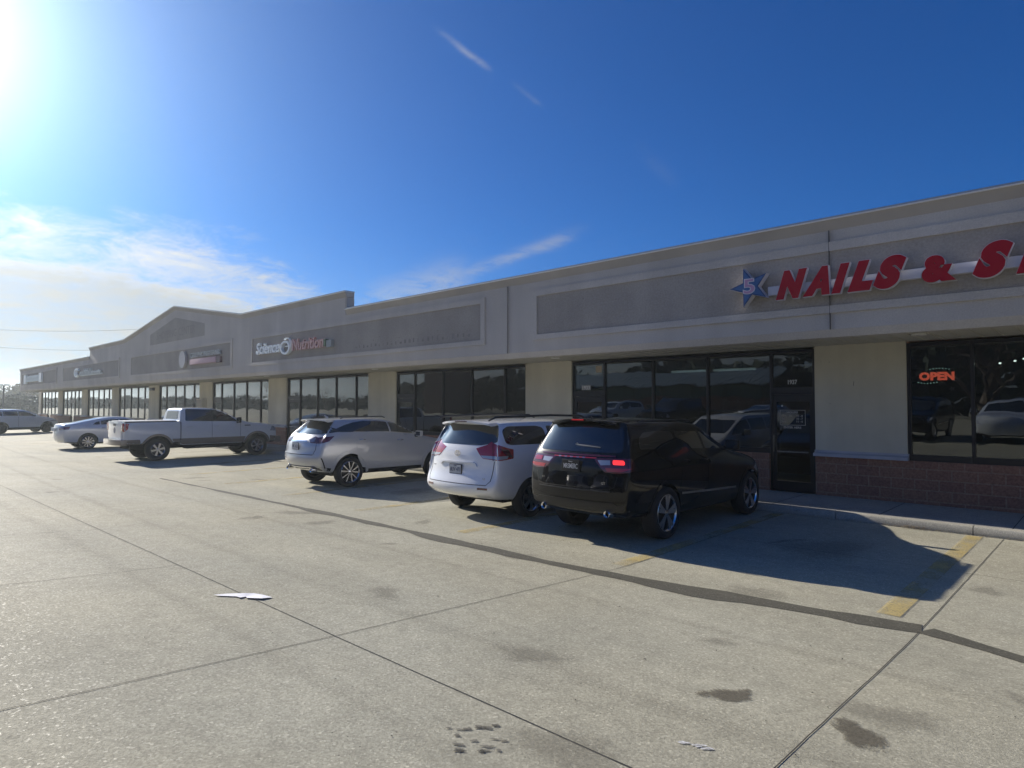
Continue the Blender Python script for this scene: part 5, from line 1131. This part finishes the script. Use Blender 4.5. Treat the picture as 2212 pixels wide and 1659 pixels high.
# ---- far SUV ----------------------------------------------------------------------
def far_suv():
    root=empty('sport_utility_vehicle',(-56.35,6.6,0),R(14)); tag(root,'grey-white SUV at the left edge of the lot, nosed toward the end shops','SUV')
    mb_=paint('paint_grey_white',(.70,.73,.76),.1,.25)
    st=[(0,W(.70,.78,.86,.86,.85,.80,.70,.62),[.40,.46,.68,.90,1.08,1.22,1.45,1.62],1.66,[.16,.04,0,.03,.05,.12,.28,.40]),
        (.12,W(.78,.86,.91,.915,.90,.86,.76,.66),[.38,.44,.68,.90,1.10,1.22,1.45,1.63],1.67,[.08,.02,0,0,0,.05,.16,.25]),
        (.6,W(.82,.89,.92,.925,.91,.87,.77,.66),[.34,.40,.66,.90,1.10,1.22,1.48,1.65],1.70,None),
        (1.1,W(.84,.89,.925,.925,.91,.87,.77,.66),[.32,.38,.66,.90,1.10,1.22,1.48,1.66],1.71,None),
        (1.9,W(.84,.89,.915,.92,.91,.87,.77,.65),[.29,.35,.64,.88,1.08,1.21,1.48,1.66],1.71,None),
        (2.45,W(.84,.89,.915,.92,.91,.865,.76,.63),[.29,.35,.64,.88,1.08,1.20,1.45,1.62],1.67,None),
        (2.8,W(.84,.89,.915,.92,.90,.86,.74,.60),[.29,.35,.64,.87,1.06,1.19,1.40,1.53],1.58,None),
        (3.5,W(.84,.89,.92,.915,.88,.84,.78,.70),[.30,.36,.64,.85,1.0,1.08,1.12,1.14],1.16,None),
        (4.0,W(.84,.89,.92,.91,.87,.82,.75,.66),[.32,.38,.64,.83,.97,1.04,1.08,1.10],1.12,None),
        (4.55,W(.76,.83,.88,.87,.83,.77,.69,.60),[.26,.32,.56,.76,.88,.95,.99,1.0],1.02,None),
        (4.75,W(.64,.72,.80,.80,.76,.70,.62,.54),[.26,.32,.52,.70,.82,.88,.92,.93],.94,[-.1,-.02,0,0,-.02,-.05,-.08,-.1])]
    b,bvh=car_body(st,mb_,root,wheels=[(1.0,.37),(3.8,.37)],wr=.37,bow=(.15,.22),arch_gap=.075)
    wheels(root,.80,(1.0,3.8),.37,(6,0,.025,.04),width=.225,rr_=.25,m1=m_alloyd)
    P=lambda *a,**k:P_(bvh,*a,**k)
    for s in (1,-1):
        P([(.62,1.24),(1.05,1.235),(1.05,1.52),(.80,1.50)],side(s),'quarter_window',m_cglass,root,r=.03)
        P([(1.10,1.235),(1.98,1.225),(1.98,1.54),(1.10,1.53)],side(s),'side_window',m_cglass,root,r=.03)
        P([(2.03,1.225),(3.15,1.19),(2.75,1.42),(2.45,1.52),(2.03,1.54)],side(s),'side_window',m_cglass2,root,r=.03)
        mirror(root,s,s*.88,3.02,1.25,mb_,.2,.14,.09); P([(1.35,.31),(3.4,.31),(3.4,.42),(1.35,.42)],side(s),'rocker_trim',m_trim,root,off=.006)
        P([(3.9,.84),(4.65,.74),(4.55,.86),(4.2,.93)],side(s),'headlight',m_lampc,root,r=.02); P([(-.0+.05,.98),(.3,1.0),(.3,1.12),(.06,1.14)],side(s),'tail_light',m_lampr,root,r=.02)
        line_patch(bvh,[(2.0,.45),(2.0,1.2)],.01,side(s),'door_gap',m_seam,root); handle(bvh,root,s,1.2,1.07,mb_,.18); handle(bvh,root,s,2.2,1.06,mb_,.18)
    P([(-.62,1.28),(.62,1.28),(.56,1.56),(-.56,1.56)],rear(),'rear_window',m_cglass2,root,r=.03); P([(-.60,1.20),(.60,1.20),(.54,1.54),(-.54,1.54)],front(4.8),'windshield',m_cglass2,root,r=.04)
    MB().box(-.60,.60,.7,4.2,.24,.38).build('underbody',m_under,root,bevel=.03)
black_suv(); minivan(); silver_suv(); pickup(); sedan(); far_suv()

# ------------------------------------------------------------------ distance and the far side of the lot
m_bark=pmat('bark',(.10,.08,.065),.9,var=.2,vscale=3)
m_leafd=pmat('foliage_dull',(.075,.085,.05),.9,var=.35,vscale=.6); m_leafy=pmat('foliage_yellow',(.16,.15,.075),.9,var=.3,vscale=.6); m_conif=pmat('foliage_dark',(.03,.045,.03),.9,var=.3,vscale=.8)
def tree(name,x,y,h,wd,leafmat,seed,label,group,bare=False,nl=900,ls=.22):
    rr=random.Random(seed); root=empty(name,(x,y,0)); tag(root,label,'tree',group)
    t=MB(); tips=[]
    def limb(p,d,ln,r,lv):
        q=p+d*ln; t.tube([p,p.lerp(q,.5)+Vector((rr.uniform(-.06,.06),rr.uniform(-.06,.06),0))*ln,q],[r,r*.75,r*.5],6,False); tips.append(q)
        if lv==0: return
        for k in range(3 if lv>1 else 4):
            a=rr.uniform(0,6.28); e=Vector((math.cos(a),math.sin(a),rr.uniform(.1,.9)))
            limb(p.lerp(q,rr.uniform(.55,1)),(d*.55+e*.6).normalized(),ln*rr.uniform(.55,.8),r*.5,lv-1)
    limb(Vector((0,0,0)),Vector((0,0,1)),h*.34,h*.028,4 if bare else 3)
    zs=max(v[2] for v in t.v); xs=max(abs(v[0]) for v in t.v)
    t.v=[(v[0]*wd/2/xs,v[1]*wd/2/xs,v[2]*h*.96/zs) for v in t.v]; k0=(wd/2/xs,h*.96/zs)
    t.build('trunk',m_bark,root,smooth=True,recalc=False)
    if not bare:
        c=MB(); cl=[Vector((q.x*k0[0],q.y*k0[0],q.z*k0[1])) for q in tips if q.z*k0[1]>h*.25]
        for i in range(nl):
            b_=rr.choice(cl); p=b_+Vector((rr.gauss(0,wd*.07),rr.gauss(0,wd*.07),rr.gauss(0,h*.05)))
            u=Vector((rr.gauss(0,1),rr.gauss(0,1),rr.gauss(0,1))).normalized(); v_=u.cross(Vector((rr.gauss(0,1),rr.gauss(0,1),rr.gauss(0,1)))).normalized(); s=ls*rr.uniform(.5,1.2)
            c.add([p-u*s,p-v_*s*.6,p+u*s,p+v_*s*.6],[(0,1,2,3)])
        c.build('crown',leafmat,root,recalc=False)
    return root
labs=['low dull green tree in the far tree line, next to the light pole','brownish tree in the far tree line, left of the building end','taller pale tree just left of the end shop','sunlit yellowish tree partly hidden by the end of the fascia','dark rounded tree at the far left edge','small scrubby tree in the middle of the far tree line','broad bare tree beyond the end shop','slim pale tree against the end wall of the building']
pos=[(-262,26,4.6,9),(-250,31,5.6,11),(-236,36,6.6,10),(-205,34,6.8,8),(-270,30,4.4,12),(-255,38,5.4,12),(-226,37,8.0,12),(-190,33.5,6.5,8)]
for i,((x,y,h,wd),lb) in enumerate(zip(pos,labs)):
    tree('deciduous_tree',x,y,h,wd,[m_leafd,m_leafy][i in (2,3,7)],50+i,lb,'trees in the far left tree line',nl=1100 if i not in (6,) else 500,ls=.42)
# hedge row low at the far left
rr=random.Random(77); hb=MB()
for i in range(12000):
    x=rr.uniform(-152,-143); y=rr.uniform(4,34); z=abs(rr.gauss(0,1))*1.7+.3; z=min(z,3.3+.35*math.sin(y*.9)+.2*math.sin(y*2.3)); z=rr.uniform(.1,z) if rr.random()<.6 else z
    u=Vector((rr.gauss(0,1),rr.gauss(0,1),rr.gauss(0,1))).normalized(); v_=u.cross(Vector((rr.gauss(0,1),rr.gauss(0,1),rr.gauss(0,1)))).normalized(); s=.34*rr.uniform(.5,1.3); p=Vector((x,y,z)); hb.add([p-u*s,p-v_*s*.7,p+u*s,p+v_*s*.7],[(0,1,2,3)])
hr=empty('hedge',(-147.5,19,0)); tag(hr,'long dark hedge beyond the left edge of the parking lot','hedge'); o=hb.build('foliage',m_leafd,hr,recalc=False); o.location=(147.5,-19,0)
# parking lot light and wires
lp=empty('parking_light',(-130,18.3,0)); tag(lp,'tall thin double head parking lot light at the far left','street lamp')
MB().tube([(0,0,0),(0,0,5.0)],[.15,.12],10).build('pole',m_frame,lp,smooth=True); a=Vector((math.sin(TH),math.cos(TH),0))
for s in (1,-1): q=MB().box(.45*s-.28,.45*s+.28,-.16,.16,5.0,5.16).build('lamp_head',m_frame,lp,bevel=.03); q.rotation_euler=(0,0,math.atan2(a.y,a.x)); 
for k,(y0,z0,y1,z1) in enumerate(((26,15.4,52,13.2),(26,19.2,52,17.4))):
    t=MB(); p0=Vector((-190,18,z0)); p1=Vector((-120,52,z1)); pts=[p0.lerp(p1,i/12)-Vector((0,0,1.2*math.sin(math.pi*i/12))) for i in range(13)]; t.tube(pts,.03,6); o=t.build('power_line',m_trim,smooth=True)
    tag(o,['lower of two sagging power lines crossing the sky above the far shops','upper of two sagging power lines crossing the sky above the far shops'][k],'power line')
# across the lot, behind the viewer: what the shop glass reflects
bb=empty('brick_shop',(-34,-27,0)); tag(bb,'low red brick shop with green windows and ribbed metal roof, mirrored in the shop glass','shop building')
def bp_(mb,n,m,**k):
    o=mb.build(n,m,bb,**k); o.matrix_parent_inverse=Matrix.Translation((34,27,0)); return o
bp_(MB().box(-48,-22,-36,-25,0,2.6),'brick_wall',m_brick); gg_=MB()
for i in range(8): gg_.box(-47.6+i*3.2,-44.7+i*3.2,-25.1,-24.98,2.65,3.65)
bp_(gg_,'window',pmat('green_window',(.10,.17,.16),.2)); bp_(MB().box(-48,-22,-35.9,-25.12,2.6,3.7),'upper_wall',pmat('green_panel',(.06,.10,.09),.6))
rf=MB()
for i in range(60): x=-49+i*.47; rf.prism([(-23.4,3.70),(-23.4,3.78),(-27.4,5.25),(-27.4,5.1)],'x',x,x+.40)
bp_(rf,'metal_roof',pmat('roof_metal',(.30,.36,.36),.4,.5))
bp_(MB().prism([(-23.42,3.66),(-27.42,5.08),(-36,5.08),(-36,3.66)],'x',-49,-21),'roof_core',m_trim)
tb=tag(MB().box(-79,-74.3,-40,-34,0,10).build('brick_building',m_brick),'tall red brick building mirrored in the middle shop windows','building')
for i,(x,y,h,wd,br) in enumerate([(-84,-48,6.3,12,0),(-72,-50,6.8,12,0),(-97,-52,5.8,12,0),(-62,-47,7.5,11,0),(-20,-42,10,12,0),(-8,-40,11,12,0),(-6,-20,7.5,8,1),(-135,-50,6,9,1),(-148,-46,5.5,9,1),(-160,-52,6,10,1),(-121,-30,8,9,1)]):
    tree('deciduous_tree' if not br else 'bare_tree',x,y,h,wd,m_conif if not br else m_leafd,200+i,'tree behind the camera across the lot, seen only as a reflection in the shop glass','trees across the lot',bare=bool(br),nl=1300,ls=.5)

# far woods mirrored in the glass
rr=random.Random(91); wb=MB()
def wood(n,fx,h,s0):
    for i in range(n):
        t=rr.random(); x,y,hh=fx(t); z=hh*(.15+.95*rr.random()**.7); p=Vector((x+rr.gauss(0,1.5),y+rr.gauss(0,2.),z))
        u=Vector((rr.gauss(0,1),rr.gauss(0,1),rr.gauss(0,1))).normalized(); v_=u.cross(Vector((rr.gauss(0,1),rr.gauss(0,1),rr.gauss(0,1)))).normalized(); s=s0*rr.uniform(.5,1.3); wb.add([p-u*s,p-v_*s*.7,p+u*s,p+v_*s*.7],[(0,1,2,3)])
wood(9000,lambda t:(-125+165*t,-62,(4.6+5*t)*(1+.18*math.sin(t*31)+.12*math.sin(t*73))),0,1.1)
wood(5000,lambda t:(-270+150*t,-16-46*t,2.9*(1+.2*math.sin(t*41)+.15*math.sin(t*97))),0,.8)
struct(wb.build('far_woods',m_conif,recalc=False),'stuff')

# parked cars on the other side of the lane, mirrored in the glass
def copy_tree(o,parent=None):
    q=o.copy(); col.objects.link(q)
    if parent is not None: q.parent=parent
    for h in list(o.children): copy_tree(h,q)
    return q
roots={o['label'][:12]:o for o in bpy.data.objects if o.parent is None and o.get('category') in ('SUV','minivan','sedan')}
for key,x,y,rz,lb in (('shiny black ',3.2,-6.1,1,'black SUV in the row behind the camera, nearest the right end'),('grey-white S',-3.4,-5.8,-1,'grey-white SUV in the row behind the camera'),('shiny black ',-6.4,-6.0,1,'black SUV in the row behind the camera, beside the white minivan'),('white miniva',-9.5,-6.2,0,'white minivan in the row behind the camera'),('pale silver ',-13.0,-6.0,181,'pale sedan in the row behind the camera, nosed outward'),('shiny black ',-18.5,-6.1,0,'black SUV at the left end of the row behind the camera'),('grey-white S',-24.5,-9.2,2,'grey-white SUV standing apart behind the camera')):
    q=copy_tree(roots[key]); q.location=(x,y+(5 if rz>90 else 0),gz(-4)); q.rotation_euler=(0,0,R(rz)); q['label']=lb; q['group']='cars parked behind the camera'


# even thin air over the whole lot
hz=MB().box(-2490,590,-390,1990,-1.,22.).build('haze',None) if False else None
me=bpy.data.meshes.new('haze'); q=MB().box(-2520,620,-420,2020,-1.2,22.); me.from_pydata(q.v,[],q.f); hz=bpy.data.objects.new('haze',me); col.objects.link(hz); struct(hz,'stuff')
hm=bpy.data.materials.new('haze_air'); hm.use_nodes=True; t=hm.node_tree; t.nodes.clear(); o=t.nodes.new('ShaderNodeOutputMaterial'); v=t.nodes.new('ShaderNodeVolumePrincipled')
v.inputs['Color'].default_value=(.86,.95,1,1); v.inputs['Density'].default_value=.0008; v.inputs['Anisotropy'].default_value=.45; t.links.new(v.outputs[0],o.inputs['Volume']); me.materials.append(hm)
